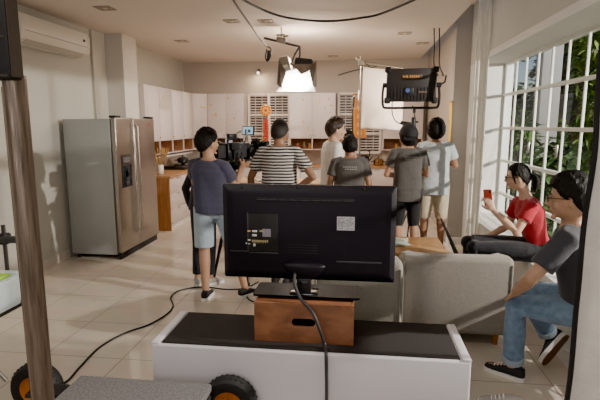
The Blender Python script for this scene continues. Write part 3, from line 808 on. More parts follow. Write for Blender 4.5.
curtain_mesh([(1.37, 6.02, 0), (1.44, 6.0, 0), (1.505, 5.96, 0)], .03, 3.22, .012, 3).build('drape', curt_m, t, 60)
MB().tube([(1.32, 6.0, 3.24), (1.51, 6.0, 3.24)], .014, 8).build('curtain_rail', darkmetal, t)
t = thing('quilted_curtain', 'near white quilted curtain with black corded edge beside the seated man in jeans', 'curtain', (0, 0, 0))
quilt = mat('quilt_white', (.90, .87, .80), .9, bump=.35, bscale=28, var=.05, vscale=9)
curtain_mesh([(1.035, 2.25, 0), (1.25, 2.20, 0), (1.48, 2.12, 0)], .015, 2.48, .016, 2.5, .018, 0, 60, .035).build('drape', quilt, t, 70)
cp = []
for j in range(41):
    z = .015+2.46*j/40; cp.append((1.029+.012*noise.noise(V((1, z*1.5, 0))), 2.247+.035*noise.noise(V((0, z*2.2, 3))), z))
MB().tube(cp, .0125, 8).build('black_edge_cord', blk_matte, t)
MB().tube([(1.02, 2.25, 2.50), (1.518, 2.11, 2.50)], .014, 8).build('curtain_rail', white_m, t)

# ------------------------------------------------------------------ cables
cb = mat('cable_black', (.012, .011, .011), .5)
q = MB(); q.tube(catmull([(-2.05, 2.5, .008), (-1.907, 2.706, .008), (-1.923, 2.928, .008), (-1.945, 3.233, .008), (-1.873, 3.492, .008), (-1.745, 3.687, .008), (-1.686, 3.937, .008), (-1.714, 4.129, .008), (-1.815, 4.329, .008), (-1.80, 4.534, .008), (-1.60, 4.66, .008), (-1.30, 4.62, .008), (-1.05, 4.70, .008)], 8), .0075, 8)
tag(q.build('floor_cable', cb), 'thin black cable snaking over the tiles from the dolly wheel to the camera', 'cable')
q = MB(); q.tube(catmull([(-1.05, 4.90, .008), (-1.12, 4.62, .008), (-1.0, 4.33, .008), (-.80, 4.36, .008), (-.62, 4.62, .008), (-.45, 4.75, .008)], 8), .0075, 8)
tag(q.build('floor_cable', cb), 'black cable looping on the floor past the camera operator shoe under the television', 'cable')
q = MB(); q.tube(catmull([(-1.30, 4.2, 2.985), (-1.19, 4.957, 2.96), (-1.06, 5.397, 2.95), (-.9, 5.66, 2.935), (-.705, 5.83, 2.93), (-.45, 5.92, 2.925), (-.237, 5.94, 2.93), (.0, 5.88, 2.94), (.225, 5.748, 2.95), (.569, 5.171, 2.965), (.8, 4.6, 2.985)], 8), .013, 10)
tag(q.build('ceiling_cable', cb), 'thick black cable sagging in a long arc under the ceiling', 'cable')
t = thing('hanging_plug_lead', 'black lead hanging from the ceiling and ending in a plug by the floodlight', 'cable', (0, 0, 0))
MB().tube(catmull([(-1.27, 4.6, 2.985), (-1.30, 5.2, 2.95), (-1.29, 5.8, 2.87), (-1.27, 6.3, 2.79), (-1.24, 6.6, 2.745)], 8), .011, 8).build('lead', cb, t)
MB().tube(catmull([(-1.24, 6.6, 2.755), (-1.195, 6.6, 2.72), (-1.20, 6.6, 2.63), (-1.245, 6.6, 2.56), (-1.27, 6.6, 2.62), (-1.25, 6.6, 2.72)], 6), .009, 8).build('loop', cb, t)
MB().tube([(-1.215, 6.6, 2.70), (-1.235, 6.6, 2.57)], [.03, .022], 10, flat=.7).build('plug', blk, t)

# ------------------------------------------------------------------ ceiling hung floodlight
t = thing('floodlight', 'glowing floodlight with barn doors hung from a bar under the ceiling', 'lamp', (0, 0, 0))
greym = mat('lamp_grey', (.26, .225, .18), .4, metal=.5); flap = mat('barn_door_metal', (.13, .10, .08), .5, metal=.3)
MB().tube([(-1.285, 6.6, 2.865), (-.80, 6.6, 2.745)], .016, 10).build('bar', darkmetal, t)
q = MB(); q.box((-1.05, 6.6, 2.83), (.13, .08, .07), Matrix.Rotation(.24, 3, 'Y'), .012); q.tube([(-1.05, 6.6, 2.86), (-1.05, 6.6, 2.999)], .009, 10); q.tube([(-1.02, 6.58, 2.87), (-.95, 6.55, 2.88)], .012, 8); q.tube([(-1.12, 6.6, 2.90), (-1.0, 6.6, 2.90)], .012, 8); q.build('ceiling_clamp', greym, t)
q = MB(); q.tube([(-.80, 6.6, 2.75), (-.87, 6.6, 2.64), (-.93, 6.6, 2.50)], .013, 8); q.tube([(-.80, 6.6, 2.75), (-.80, 6.6, 2.62), (-.83, 6.6, 2.5)], .013, 8); q.build('yoke', darkmetal, t)
q = MB(); q.box((-.99, 6.62, 2.50), (.13, .24, .22), Matrix.Rotation(-.22, 3, 'Y'), .02); q.box((-.99, 6.495, 2.47), (.10, .012, .05), Matrix.Rotation(-.22, 3, 'Y'), .004)
q.build('lamp_head', greym, t)
q = MB(); q.box((-.99, 6.487, 2.475), (.085, .006, .035), Matrix.Rotation(-.22, 3, 'Y')); q.build('name_plate', mat('plate_cream', (.75, .65, .45), .4), t)
q = MB(); q.box((-.74, 6.60, 2.52), (.24, .2, .13), Matrix.Rotation(.12, 3, 'Y'), .03, 3); q.build('ballast', blk_matte, t)
# barn doors, open frustum, lit from inside
def plate(name, pts, m, par, th=.004):
    q = MB(); P = [V(p) for p in pts]; n = (P[1]-P[0]).cross(P[-1]-P[0]).normalized()*th
    q.rings([P, [p+n for p in P]]); return q.build(name, m, par)
plate('barn_door', [(-1.06, 6.44, 2.56), (-.96, 6.44, 2.40), (-1.02, 6.40, 2.18), (-1.09, 6.44, 2.24)], flap, t)
plate('barn_door', [(-.56, 6.44, 2.54), (-.66, 6.44, 2.44), (-.60, 6.40, 2.20), (-.555, 6.44, 2.20)], flap, t)
plate('barn_door', [(-.92, 6.46, 2.50), (-.62, 6.46, 2.50), (-.66, 6.42, 2.40), (-.76, 6.40, 2.36), (-.84, 6.42, 2.45)], flap, t)
glow = mat('lamp_glow', (1, .97, .92), .5, emit=9)
q = MB()
out = [(-1.05, 2.23), (-1.00, 2.20), (-.62, 2.20), (-.575, 2.26), (-.60, 2.36), (-.64, 2.47), (-.70, 2.40), (-.78, 2.45), (-.88, 2.42), (-.98, 2.40), (-1.02, 2.32)]
q.rings([[V((x, y, z)) for x, z in out] for y in (6.475, 6.49)]); q.build('diffusion_glow', glow, t)
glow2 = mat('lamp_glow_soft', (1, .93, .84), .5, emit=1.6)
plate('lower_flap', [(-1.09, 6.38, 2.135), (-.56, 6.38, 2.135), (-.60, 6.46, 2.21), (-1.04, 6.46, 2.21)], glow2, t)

# ------------------------------------------------------------------ small ceiling spot with light wash on the rear wall
def bracket_lamp(x, z, y, label):
    t = thing('spot_fixture', label, 'spotlight', (x, y, z))
    MB().box((0, -.02, 0), (.05, .05, .07), None, .01).build('mount', blk, t)
    MB().tube([(0, -.04, -.01), (0, -.11, -.05)], [.028, .038], 14).build('spot_head', greym, t)
    MB().tube([(0, -.11, -.05), (0, -.113, -.0515)], .03, 12).build('lens', mat('spot_lens', (1, .9, .7), .3, emit=3), t)
bracket_lamp(-2.06, 2.81, 9.995, 'small spotlight fixed to the rear kitchen wall above the lantern window')
q = MB(); q.tube(catmull([(-.42, 9.97, 2.70), (-.1, 9.97, 2.79), (.35, 9.97, 2.86)], 6), .009, 6)
tag(q.build('wall_wire', cb), 'thin dark wire running up the rear wall behind the white sheet', 'wire')

# ------------------------------------------------------------------ black LED panel on a stand
t = thing('film_light_stand', 'slim black light stand holding up the LED panel between two crew men', 'light stand', (.73, 6.50, 0))
MB().tube([(0, 0, .3), (0, 0, 1.80)], .017, 12).build('lower_pole', darkmetal, t)
MB().tube([(0, 0, 1.25), (0, 0, 1.90)], .013, 12).build('upper_pole', chrome, t)
q = MB(); q.tube([(0, 0, 1.22), (0, 0, 1.28)], .026, 12); q.tube([(0, 0, 1.62), (0, 0, 1.80)], .03, 12); q.tube([(.0, 0, 1.74), (.06, 0, 1.74)], .012, 8); q.build('collar', blk, t)
for k in range(3):
    a = math.radians(90+k*120); MB().tube([(0, 0, .62), (.30*math.cos(a), .30*math.sin(a), .012)], .011, 8).build('leg', darkmetal, t)
t = thing('led_panel', 'big black LED film light panel in a yoke, seen from behind', 'film light', (.68, 6.50, 2.215)); t.scale = (1.06, 1.06, 1.06)
tilt = Matrix.Rotation(math.radians(6), 3, 'X')
q = MB(); q.box((0, 0, 0), (.60, .11, .40), tilt, .012); q.build('panel_housing', mat('panel_black', (.018, .013, .012), .5), t)
for sx in (-1, 1):
    for sz in (-1, 1): MB().box(tilt @ V((sx*.285, 0, sz*.185)), (.075, .13, .075), tilt, .02).build('corner_bumper', rubber, t)
q = MB()
for k in range(13): q.box(tilt @ V((-.24+k*.04, -.056, -.10)), (.012, .014, .15), tilt, .002)
q.build('cooling_fins', blk_matte, t)
q = MB(); q.box(tilt @ V((-.0, -.06, .105)), (.24, .008, .055), tilt, .003); q.build('name_plate', mat('plate_dark', (.05, .03, .02), .4), t)
Mt = Matrix.Translation(tilt @ V((.0, -.0655, .105))) @ tilt.to_4x4() @ Matrix.Rotation(PI/2, 4, 'X')
q = MB()
for k, (px_, pw_) in enumerate(((-.095, .03), (-.06, .022), (-.02, .018), (.005, .02), (.03, .018), (.055, .02), (.08, .018))): q.box(tilt @ V((px_, -.0645, .105)), (pw_, .002, .026 if k else .018), tilt)
q.build('plate_lettering', mat('letter_gold', (.45, .24, .06), .4), t)
q = MB(); q.box(tilt @ V((-.03, -.06, -.075)), (.12, .012, .10), tilt, .006); q.build('control_unit', blk, t)
MB().lathe([(.001, -.01), (.022, -.01), (.026, 0), (.026, .01)], n=16, M=tilt @ Matrix.Rotation(PI/2, 3, 'X'), c=tilt @ V((-.045, -.068, -.06))).build('blue_display', mat('display_blue', (.08, .12, .32), .3, emit=.12), t)
q = MB(); q.box(tilt @ V((.14, -.06, -.08)), (.10, .006, .02), tilt); q.build('label_strip', mat('strip_brown', (.14, .09, .06), .5), t)
q = MB(); q.b2((-.27, .055, -.17), (.27, .058, .17)); o = q.build('light_face', mat('led_face', (1, .9, .75), .4, emit=2.0), t); o.data.transform(tilt.to_4x4())
q = MB(); q.tube(catmull([(-.33, 0, .02), (-.345, 0, -.12), (-.335, 0, -.25), (-.28, 0, -.275), (0, 0, -.275), (.28, 0, -.275), (.335, 0, -.25), (.345, 0, -.12), (.33, 0, .02)], 5), .0155, 10)
q.build('yoke', blk, t)
MB().tube([(-.345, 0, .0), (-.29, 0, 0)], .03, 12).build('tilt_knob', blk, t); q = MB(); q.tube([(.29, 0, 0), (.36, 0, 0)], .03, 12); q.tube([(.35, 0, 0), (.40, -.03, .035), (.41, -.03, .11)], .011, 8); q.build('tilt_lever', blk, t)
q = MB(); q.tube([(.05, 0, -.28), (.05, 0, -.335)], .02, 10); q.build('spigot', darkmetal, t)
t = thing('power_brick', 'black power supply dangling on its lead below the LED panel', 'power supply', (0, 0, 0))
q = MB(); q.box((.62, 6.38, 1.72), (.15, .06, .05), Matrix.Rotation(.15, 3, 'Y'), .015); q.build('brick', blk, t)
MB().tube(catmull([(.44, 6.43, 2.02), (.44, 6.40, 1.86), (.48, 6.38, 1.76), (.56, 6.38, 1.71)], 6), .007, 8).build('lead', cb, t)
MB().tube(catmull([(.68, 6.38, 1.73), (.73, 6.40, 1.80), (.70, 6.43, 1.95)], 6), .007, 8).build('lead', cb, t)
# hanging black leads by side wall
for i, (x, y, lab) in enumerate(((1.0, 6.9, 'black lead hanging from the ceiling edge, nearer the LED panel'), (1.07, 6.9, 'black lead looping from the ceiling edge, nearer the pillar'))):
    q = MB(); q.tube(catmull([(x, y, 2.998), (x+.015, y, 2.75), (x-.01, y-.2, 2.5), (x-.02, y-.6, 2.32), (x-.06, y-.78, 2.30)], 8), .008, 8); tag(q.build('hanging_lead', cb), lab, 'cable')

# ------------------------------------------------------------------ diffusion sheet on stand
t = thing('reflector_stand', 'thin steel grip stand carrying the hanging white sheet', 'light stand', (.03, 7.24, 0))
MB().tube([(0, 0, .3), (0, 0, 2.68)], .014, 10).build('pole', steel, t)
for k in range(3):
    a = math.radians(30+k*120); MB().tube([(0, 0, .5), (.32*math.cos(a), .32*math.sin(a), .012)], .01, 8).build('leg', steel, t)
q = MB(); q.box((.0, -.01, 2.60), (.08, .07, .09), None, .012); q.tube([(.0, -.02, 2.60), (.62, -.02, 2.51)], .011, 8); q.tube([(-.02, -.02, 2.62), (-.08, -.05, 2.66)], .012, 8); q.build('grip_head', greym, t)
q = MB(); q.tube([(.05, .02, 2.62), (.16, .05, 2.50)], .006, 6); q.build('guy_line', cb, t)
q = MB(); nx, nz = 26, 30; rows = []
for j in range(nz+1):
    v = j/nz; row = []
    for i in range(nx+1):
        u = i/nx
        x = .04+.60*u+.02*v; z = 1.645+(.88)*v-.05*u*v-.03*u*(1-v)
        y = 7.17-.035*math.sin(u*3.1+v*2)*(.6+v)-.02*noise.noise(V((u*3+v*2, v*3-u, 1)))+.012*math.sin((u*1.2-v)*9)*(1-v)
        row.append(q.bm.verts.new((x, y, z)))
    rows.append(row)
for j in range(nz):
    for i in range(nx): q.face((rows[j][i], rows[j][i+1], rows[j+1][i+1], rows[j+1][i]))
o = q.build('reflector_sheet', mat('sheet_white', (.80, .70, .61), .8), None, 80)
md = o.modifiers.new('t', 'SOLIDIFY'); md.thickness = .004
tag(o, 'hanging white reflector sheet clipped to a stand behind the LED panel', 'reflector')
q = MB(); 
for c, r in (((.055, 7.14, 2.17), .05),):
    q.tube([(c[0]-.11+r*1.0*math.cos(a*PI/12), c[1], c[2]-.15+.09*math.sin(a*PI/12)) for a in range(25)], .009, 6)
t = thing('practical_stand_arm', 'small steel clamp arm with ring beside the white sheet', 'clamp', (0, 0, 0)); q.build('ring', steel, t)
MB().tube([(-.06, 7.14, 2.11), (-.08, 7.2, 1.9), (-.06, 7.24, .02)], .012, 8).build('arm', darkmetal, t)
MB().tube([(0.0, 7.15, 2.20), (-.01, 7.15, 1.98)], .012, 8).build('clamp_bar', steel, t)

# ------------------------------------------------------------------ movie camera on tripod
t = thing('camera_tripod', 'black tripod standing on the tiles under the movie camera', 'tripod', (-1.275, 4.86, .0))
MB().box((0, 0, 1.285), (.12, .12, .085), None, .02).build('tripod_head', blk, t)
MB().tube([(0, 0, 1.24), (0, 0, .72)], .022, 10).build('centre_column', darkmetal, t)
for k in range(3):
    a = math.radians(70+k*120); e = V((.26*math.cos(a), .26*math.sin(a), .02))
    o = MB().tube([(.03*math.cos(a), .03*math.sin(a), 1.20), V((0, 0, .6))*.5+e*.5+V((0, 0, .3)), tuple(e)], [.024, .02, .014], 8).build('leg', blk, t)
    MB().tube([tuple(e+V((0, 0, .05))), tuple(e-V((0, 0, .019)))], .02, 8).build('foot', rubber, o)
MB().tube([(.03, -.05, 1.27), (.0, -.26, 1.14)], .011, 8).build('pan_handle', blk, t)
t = thing('movie_camera', 'black movie camera with rigged monitor next to the man in navy', 'camera', (-1.265, 4.86, 1.345), math.radians(-36)); t.scale = (1.08, 1.08, 1.08)
q = MB(); q.b2((-.075, -.15, 0), (.075, .13, .16), .015); q.build('camera_body', blk, t)
MB().b2((-.055, -.25, .02), (.055, -.152, .14), .012).build('battery', blk_matte, t)
q = MB(); q.tube([(0, .13, .08), (0, .17, .08), (0, .17, .08), (0, .27, .08)], [.045, .05, .055, .052], 24); q.build('lens', blk, t)
q = MB()
for y in (.19, .23): q.tube([(0, y, .08), (0, y+.018, .08)], .060, 28)
q.build('lens_ring', rubber, t)
q = MB(); q.rings([rr(-.09, .09, .0, .16, .01, .275), rr(-.11, .11, -.01, .17, .01, .35)]); q.build('matte_box', blk_matte, t)
q = MB(); q.tube(catmull([(0, -.09, .16), (0, -.085, .19), (0, -.02, .20), (0, .05, .195), (0, .07, .16)], 5), .012, 8); q.build('top_handle', blk, t)
q = MB(); q.tube([(-.09, -.05, .12), (-.13, -.10, .15), (-.13, -.19, .16)], [.022, .025, .032], 12); q.build('viewfinder', blk, t)
for s in (-.045, .045): MB().tube([(s, -.2, -.012), (s, .33, -.012)], .008, 8).build('rail', steel, t)
q = MB(); q.tube([(.07, .05, .15), (.10, .06, .22), (.10, .06, .26)], .009, 8); q.build('monitor_arm', steel, t)
# small blue-lit monitor, its screen turned to the operator
mo = MB().box((0, 0, 0), (.125, .018, .088), None, .006).build('monitor', blk, t); mo.location = (.10, .08, .275); mo.rotation_euler = (math.radians(-8), 0, math.radians(24))
sc_ = MB().box((0, -.0105, 0), (.106, .002, .070)).build('monitor_screen', mat('screen_blue', (.35, .62, .78), .3, emit=.75), mo)
q = MB(); q.box((-.02, -.0122, -.012), (.02, .001, .045)); q.box((.015, -.0122, -.005), (.03, .001, .03)); q.build('screen_picture', mat('screen_dark', (.10, .16, .22), .4), sc_)
mo2 = MB().box((0, 0, 0), (.085, .016, .05), None, .005).build('side_display', blk, t); mo2.location = (-.12, .02, .175); mo2.rotation_euler = (0, 0, math.radians(45))
MB().box((0, -.0095, 0), (.07, .002, .036)).build('side_screen', mat('screen_pale', (.7, .68, .62), .3, emit=.5), mo2)
q = MB(); q.box((.09, -.02, .07), (.03, .16, .10), None, .01); q.tube([(.10, .1, .08), (.14, .1, .08)], .035, 18); q.build('focus_unit', blk_matte, t)
MB().box((.085, -.08, .13), (.05, .10, .07), None, .012).build('recorder', blk_matte, t)
MB().tube([(-.10, .16, .05), (-.06, .16, .05)], .04, 16).build('follow_focus', rubber, t)
MB().tube([(.06, .18, .17), (.11, .20, .17)], .032, 14).build('lens_motor', blk, t)
MB().tube([(.0, .02, .20), (.0, .02, .25), (.03, .05, .27)], .008, 8).build('accessory_arm', steel, t)
MB().box((-.03, -.02, .225), (.05, .09, .045), None, .01).build('wireless_box', blk, t)
for sx in (-1, 1): MB().tube([(sx*.07, .2, -.02), (sx*.15, .22, -.06), (sx*.17, .21, -.16)], [.012, .016, .018], 10).build('hand_grip', rubber, t)
for k in range(3):
    MB().tube(catmull([(.07, -.1+.05*k, .1), (.13, -.12+.05*k, .03), (.1, -.08+.03*k, -.09), (.04, -.03, -.05)], 5), .005, 6).build('loose_cable', cb, t)
# ------------------------------------------------------------------ people
skin = mat('skin_warm', (.42, .235, .145), .5, var=.06, vscale=9)
skin_d = mat('skin_tan', (.30, .155, .09), .5, var=.06, vscale=9)
skin_l = mat('skin_light', (.55, .34, .23), .5, var=.05, vscale=9)
hairm = mat('hair_black', (.010, .008, .007), .6, spec=.25, bump=.6, bscale=70, stretch=(1, 1, .35))
hairb = mat('hair_brown', (.035, .018, .012), .45, bump=.6, bscale=70, stretch=(1, 1, .35))
lipm = mat('lips', (.38, .14, .10), .45); eyew = mat('eye_white', (.50, .47, .44), .25); iris = mat('iris', (.02, .012, .01), .2)
def fabric(name, col, **k): return mat(name, col, .9, bump=k.pop('bump', .35), bscale=k.pop('bscale', 18), var=k.pop('var', .10), vscale=k.pop('vscale', 10), sheen=.15, **k)

def lerp(a, b, t): return a+(b-a)*t
def prof(tab, u):
    if u <= tab[0][0]: return tab[0][1:]
    for p, q in zip(tab, tab[1:]):
        if u <= q[0]:
            t = (u-p[0])/(q[0]-p[0]); t = t*t*(3-2*t)
            return tuple(lerp(a, b, t) for a, b in zip(p[1:], q[1:]))
    return tab[-1][1:]
BODY = [(-.24, .10, .07), (-.12, .158, .105), (0, .166, .115), (.28, .142, .098), (.58, .158, .112), (.80, .172, .112), (.92, .156, .094), (1.0, .104, .078), (1.10, .062, .056)]

def person(name, label, root, facing, Hh=1.70, J=None, head=(None, 0), top=None, bottom=None, shoes=None, hair='short', hairmat=None, sk=None, glasses=False, cap=None, hands=('relax', 'relax'), voxel=.0075, back_print=None, slim=1., tuck=False, female=False, sleeve=.62, skirt=False, hscale=1., shirt_lo=-.18):
    s = Hh/1.70; root = V(root); a = math.radians(facing); Rz = Matrix.Rotation(a, 3, 'Z')
    D = dict(pelvis=(0, 0, .93), chest=(0, -.01, 1.40), neck=(0, .0, 1.47), head=(0, .03, 1.548),
             shR=(.172, -.01, 1.360), elR=(.235, -.05, 1.10), wrR=(.235, .03, .86), hipR=(.088, 0, .90), knR=(.10, .015, .49), anR=(.11, -.03, .085),
             shL=(-.172, -.01, 1.360), elL=(-.235, -.05, 1.10), wrL=(-.235, .03, .86), hipL=(-.088, 0, .90), knL=(-.10, .015, .49), anL=(-.11, -.03, .085))
    P = {k: Rz @ (V(v)*s) for k, v in D.items()}
    fwd = Rz @ V((0, 1, 0))
    toe = {'R': Rz @ V((.18, 1, 0)).normalized(), 'L': Rz @ V((-.18, 1, 0)).normalized()}
    hd = {}; pn = {}; upv = {}
    for k, v in (J or {}).items():
        if k.startswith('toe'): toe[k[-1]] = V(v).normalized()
        elif k in ('upR', 'upL'): upv[k[-1]] = V(v).normalized()
        elif k.startswith('hd'): hd[k[-1]] = V(v).normalized()
        elif k.startswith('pn'): pn[k[-1]] = V(v).normalized()
        elif k.startswith('l:'): P[k[2:]] = Rz @ (V(v)*s)
        else: P[k] = V(v)-root
    t = thing(name, label, 'person', root)
    sk = sk or skin; hairmat = hairmat or hairm
    rS = (P['shR']-P['shL']).normalized(); rH = (P['hipR']-P['hipL']).normalized()
    spine = [P['pelvis'], P['chest']]; up = (P['chest']-P['pelvis']).normalized(); L = (P['chest']-P['pelvis']).length
    def spt(u):
        if u <= 1: return P['pelvis']+up*L*u
        return P['chest'].lerp(P['neck'], min(1.4, (u-1)/.19*1.0))
    def ring(u, hw, hd_, n=28, e=2.5, off=0):
        c = spt(u); r = (rH.lerp(rS, max(0, min(1, u)))).normalized(); f = up.cross(r).normalized()
        out = []
        for k in range(n):
            an = 2*PI*k/n; ca, sa = math.cos(an), math.sin(an)
            x = math.copysign(abs(ca)**(2/e), ca)*hw; y = math.copysign(abs(sa)**(2/e), sa)*hd_
            out.append(c+r*x+f*(y+off))
        return out
    us = [-.42, -.36, -.30, -.24, -.18, -.12, -.06, 0, .1, .2, .3, .4, .5, .6, .7, .8, .87, .93, .98, 1.02, 1.06, 1.10]
    def tors(mb, lo, hi, add, straight=False, ext=0):
        R = []
        for u in [x for x in us if lo-1e-6 <= x <= hi+1e-6]:
            hw, hp = prof(BODY, u); hw *= s*slim; hp *= s*slim
            if female and .6 < u < .85: hp *= 1.08
            k = add
            if straight and u < .75:
                hw = max(hw, .160*s*slim); hp = max(hp, .112*s*slim); k = add+.012*(.75-u)
            R.append(ring(u, hw+k, hp+k))
        mb.rings(R)
    # --- body
    q = MB(); tors(q, -.24, 1.10, 0)
    for S in 'RL':
        sg = 1 if S == 'R' else -1
        sh, el, wr = P['sh'+S], P['el'+S], P['wr'+S]
        inn = sh.lerp(P['chest'], .45)
        q.tube([inn, sh, sh.lerp(el, .35), el, el.lerp(wr, .3), wr], [.05*s, .052*s, .045*s, .036*s, .038*s, .025*s], 14)
        q.ell(sh, (.056*s,)*3, nu=14, nv=9); q.ell(el, (.037*s,)*3, nu=12, nv=8)
        hp, kn, an = P['hip'+S], P['kn'+S], P['an'+S]
        q.tube([hp.lerp(P['pelvis'], .3), hp, hp.lerp(kn, .4), kn, kn.lerp(an, .3), kn.lerp(an, .65), an], [.085*s, .086*s, .075*s, .053*s, .055*s, .043*s, .034*s], 16)
        q.ell(kn, (.055*s,)*3, nu=12, nv=8)
        # foot
        td = toe[S]; uz = upv.get(S) or td.cross(V((0, 0, 1))).normalized().cross(td).normalized(); tp = an+td*.16*s-uz*.055*s
        q.tube([an, an+td*.03*s-uz*.03*s, an+td*.10*s-uz*.05*s, tp], [.034*s, .033*s, .027*s, .015*s], 12)
        # hand
        d = hd.get(S, (wr-el).normalized()); n0 = pn.get(S, Rz @ V((-sg, 0, 0)))
        n0 = (n0-d*n0.dot(d)).normalized(); side = d.cross(n0)
        if side.dot(fwd) < 0 and S not in pn: side = -side
        if ('side'+S) in (J or {}): side = V(J['side'+S]); side = (side-d*side.dot(d)-n0*side.dot(n0)).normalized()
        mode = hands[0] if S == 'R' else hands[1]
        pal = []
        for f_, w_, th_ in ((0, .024, .020), (.03, .032, .016), (.06, .039, .014), (.088, .040, .012)):
            c = wr+d*f_*s; pal.append([c+side*(w_*s*math.cos(2*PI*k/14))+n0*(th_*s*math.sin(2*PI*k/14)) for k in range(14)])
        q.rings(pal)
        curl = {'relax': .45, 'grip': 1.15, 'flat': .12, 'fist': 1.4}[mode]
        for i, (of, ln) in enumerate(((.030, .066), (.010, .074), (-.010, .069), (-.029, .054))):
            p = wr+d*.082*s+side*of*s; pts = [p]; ang = curl*.35
            for seg, fr in enumerate((.45, .32, .25)):
                dd = d*math.cos(ang)+n0*math.sin(ang)+side*of*1.6*(1 if mode == 'flat' else .5); p = p+dd*ln*fr*s*1.05; pts.append(p); ang += curl*(.62-.05*i)
            q.tube(pts, [.0098*s, .0092*s, .0086*s, .0068*s], 8)
        tb = wr+d*.022*s+side*.024*s; td2 = (d*.62+side*.75+n0*(.15+.35*curl)).normalized()
        p1 = tb+td2*.036*s; p2 = p1+(d*.85+side*.3+n0*.5*curl).normalized()*.030*s; p3 = p2+(d*.95+n0*.6*curl).normalized()*.022*s
        q.tube([tb-td2*.01*s, p1, p2, p3], [.015*s, .0125*s, .0105*s, .008*s], 9)
    # head
    ya, pt = head; ya = math.radians(facing if ya is None else ya)
    hf = V((-math.sin(ya)*math.cos(math.radians(pt)), math.cos(ya)*math.cos(math.radians(pt)), math.sin(math.radians(pt))))
    hr = hf.cross(V((0, 0, 1))).normalized(); hu = hr.cross(hf).normalized()
    Mh = Matrix((hr, hf, hu)).transposed(); hc = P['head']; hs = s*hscale*(1.0 if female else 1.07)
    q.tube([P['neck']-up*.05*s, P['neck'], hc-hu*.05*hs-hf*.012*hs], [.06*s, .053*s*(.9 if female else 1), .052*s*(.9 if female else 1)], 16)
    def hfun(d):
        x = d.x*.076; y = d.y*(.094 if d.y > 0 else .102); z = d.z*(.118 if d.z > 0 else .118)
        if d.z < 0:
            k = -d.z; x *= 1-.30*k**1.6
            if d.y < 0: y *= 1-.38*k**1.2
            else: y *= 1+.02*k
        if d.y > .5 and abs(d.z) < .35: y -= .006*(1-abs(d.z)/.35)*(abs(d.x) > .15)
        return V((x, y, z))*hs
    q.ell(hc, None, Mh, 32, 22, hfun)
    HP = lambda x, y, z: hc+Mh @ (V((x, y, z))*hs)
    q.tube([HP(0, .088, .020), HP(0, .098, -.004), HP(0, .111, -.026), HP(0, .094, -.036)], [.008*hs, .010*hs, .0135*hs, .008*hs], 10)
    for sx in (-1, 1):
        q.ell(HP(sx*.011, .098, -.030), (.008*hs, .008*hs, .007*hs), Mh, 10, 7)
        q.ell(HP(sx*.030, .083, .028), (.022*hs, .010*hs, .007*hs), Mh, 12, 7)
        q.ell(HP(sx*.077, -.006, -.008), (.009*hs, .019*hs, .031*hs), Mh @ Matrix.Rotation(-sx*.35, 3, 'Z'), 12, 9)
        q.ell(HP(sx*.043, .066, -.03), (.02*hs, .016*hs, .02*hs), Mh, 10, 7)
    q.ell(HP(0, .076, -.096), (.024*hs, .014*hs, .014*hs), Mh, 12, 8)
    q.ell(HP(0, .085, -.060), (.024*hs, .010*hs, .014*hs), Mh, 12, 8)
    body = q.build('body', sk, t); bake(body, voxel, 3, .4)
    # eyes, lips
    for sx in (-1, 1):
        e = MB().ell(HP(sx*.031, .0800, .006), (.0120*hs, .0090*hs, .0056*hs), Mh, 12, 8).build('eye', eyew, t)
        MB().ell(HP(sx*.031, .0872, .006), (.0056*hs, .0034*hs, .0056*hs), Mh, 10, 7).build('iris', iris, e)
        MB().tube([HP(sx*.016, .0925, .026), HP(sx*.032, .0930, .031), HP(sx*.048, .0830, .026)], [.003*hs, .004*hs, .002*hs], 7).build('eyebrow', hairmat, t)
    q = MB(); q.tube([HP(-.022, .086, -.061), HP(-.010, .0945, -.0575), HP(0, .0955, -.059), HP(.010, .0945, -.0575), HP(.022, .086, -.061)], [.002*hs, .0048*hs, .0045*hs, .0048*hs, .002*hs], 8)
    q.tube([HP(-.020, .086, -.063), HP(0, .0942, -.0665), HP(.020, .086, -.063)], [.002*hs, .0048*hs, .002*hs], 8); q.build('lips', lipm, t)
    # hair
    def hairobj():
        T = {'thick': .030, 'short': .020, 'fade': .012, 'full': .030, 'pony': .017, 'bob': .022}[hair]
        def fn(d):
            b = hfun(d)
            y = d.y
            if y < 0: th = lerp(.02, -.62 if hair != 'fade' else -.46, min(1, -y*1.25)**.8)
            else: th = lerp(.02, .56 if hair != 'full' else .45, min(1, y*1.2)**.8)
            if abs(d.x) > .55 and y > .15: th -= .18*(y < .55)   # sideburns
            if hair == 'bob': th = -.95 if y < .25 else th
            if hair == 'full' and y < 0: th -= .08
            k = max(0, min(1, (d.z-th)/.14)); k = k*k*(3-2*k)
            nz = noise.noise(d*5.5+V((len(label)*.37, 0, 0)))*.22+noise.noise(d*14)*.10
            thick = -.012+(T*(1+nz)*(.65+.5*max(0, d.z))+.012)*k
            if hair == 'fade': thick = -.012+(.012+T*(.25+.95*max(0, d.z)**1.2)+.002)*k
            return b+d.normalized()*thick*hs
        q = MB(); q.ell(hc, None, Mh, 72, 48, fn)
        if hair == 'pony':
            q.tube([HP(0, -.105, .015), HP(0, -.135, .005), HP(.0, -.150, -.04), HP(0, -.142, -.10), HP(0, -.135, -.14)], [.02*hs, .026*hs, .030*hs, .024*hs, .006*hs], 12)
            for sx in (-1, 1): q.tube([HP(sx*.055, .055, .06), HP(sx*.072, .045, .01), HP(sx*.074, .03, -.05)], [.012*hs, .010*hs, .003*hs], 8)
        if hair == 'bob':
            for k in range(9):
                an = math.radians(-150+k*37.5); q.tube([HP(.075*math.sin(an), -.03-.06*math.cos(an), 0), HP(.085*math.sin(an), -.03-.075*math.cos(an), -.10), HP(.08*math.sin(an), -.03-.07*math.cos(an), -.20)], [.03*hs, .03*hs, .015*hs], 10)
        return q.build('hair', hairmat, t, 60)
    hairobj()
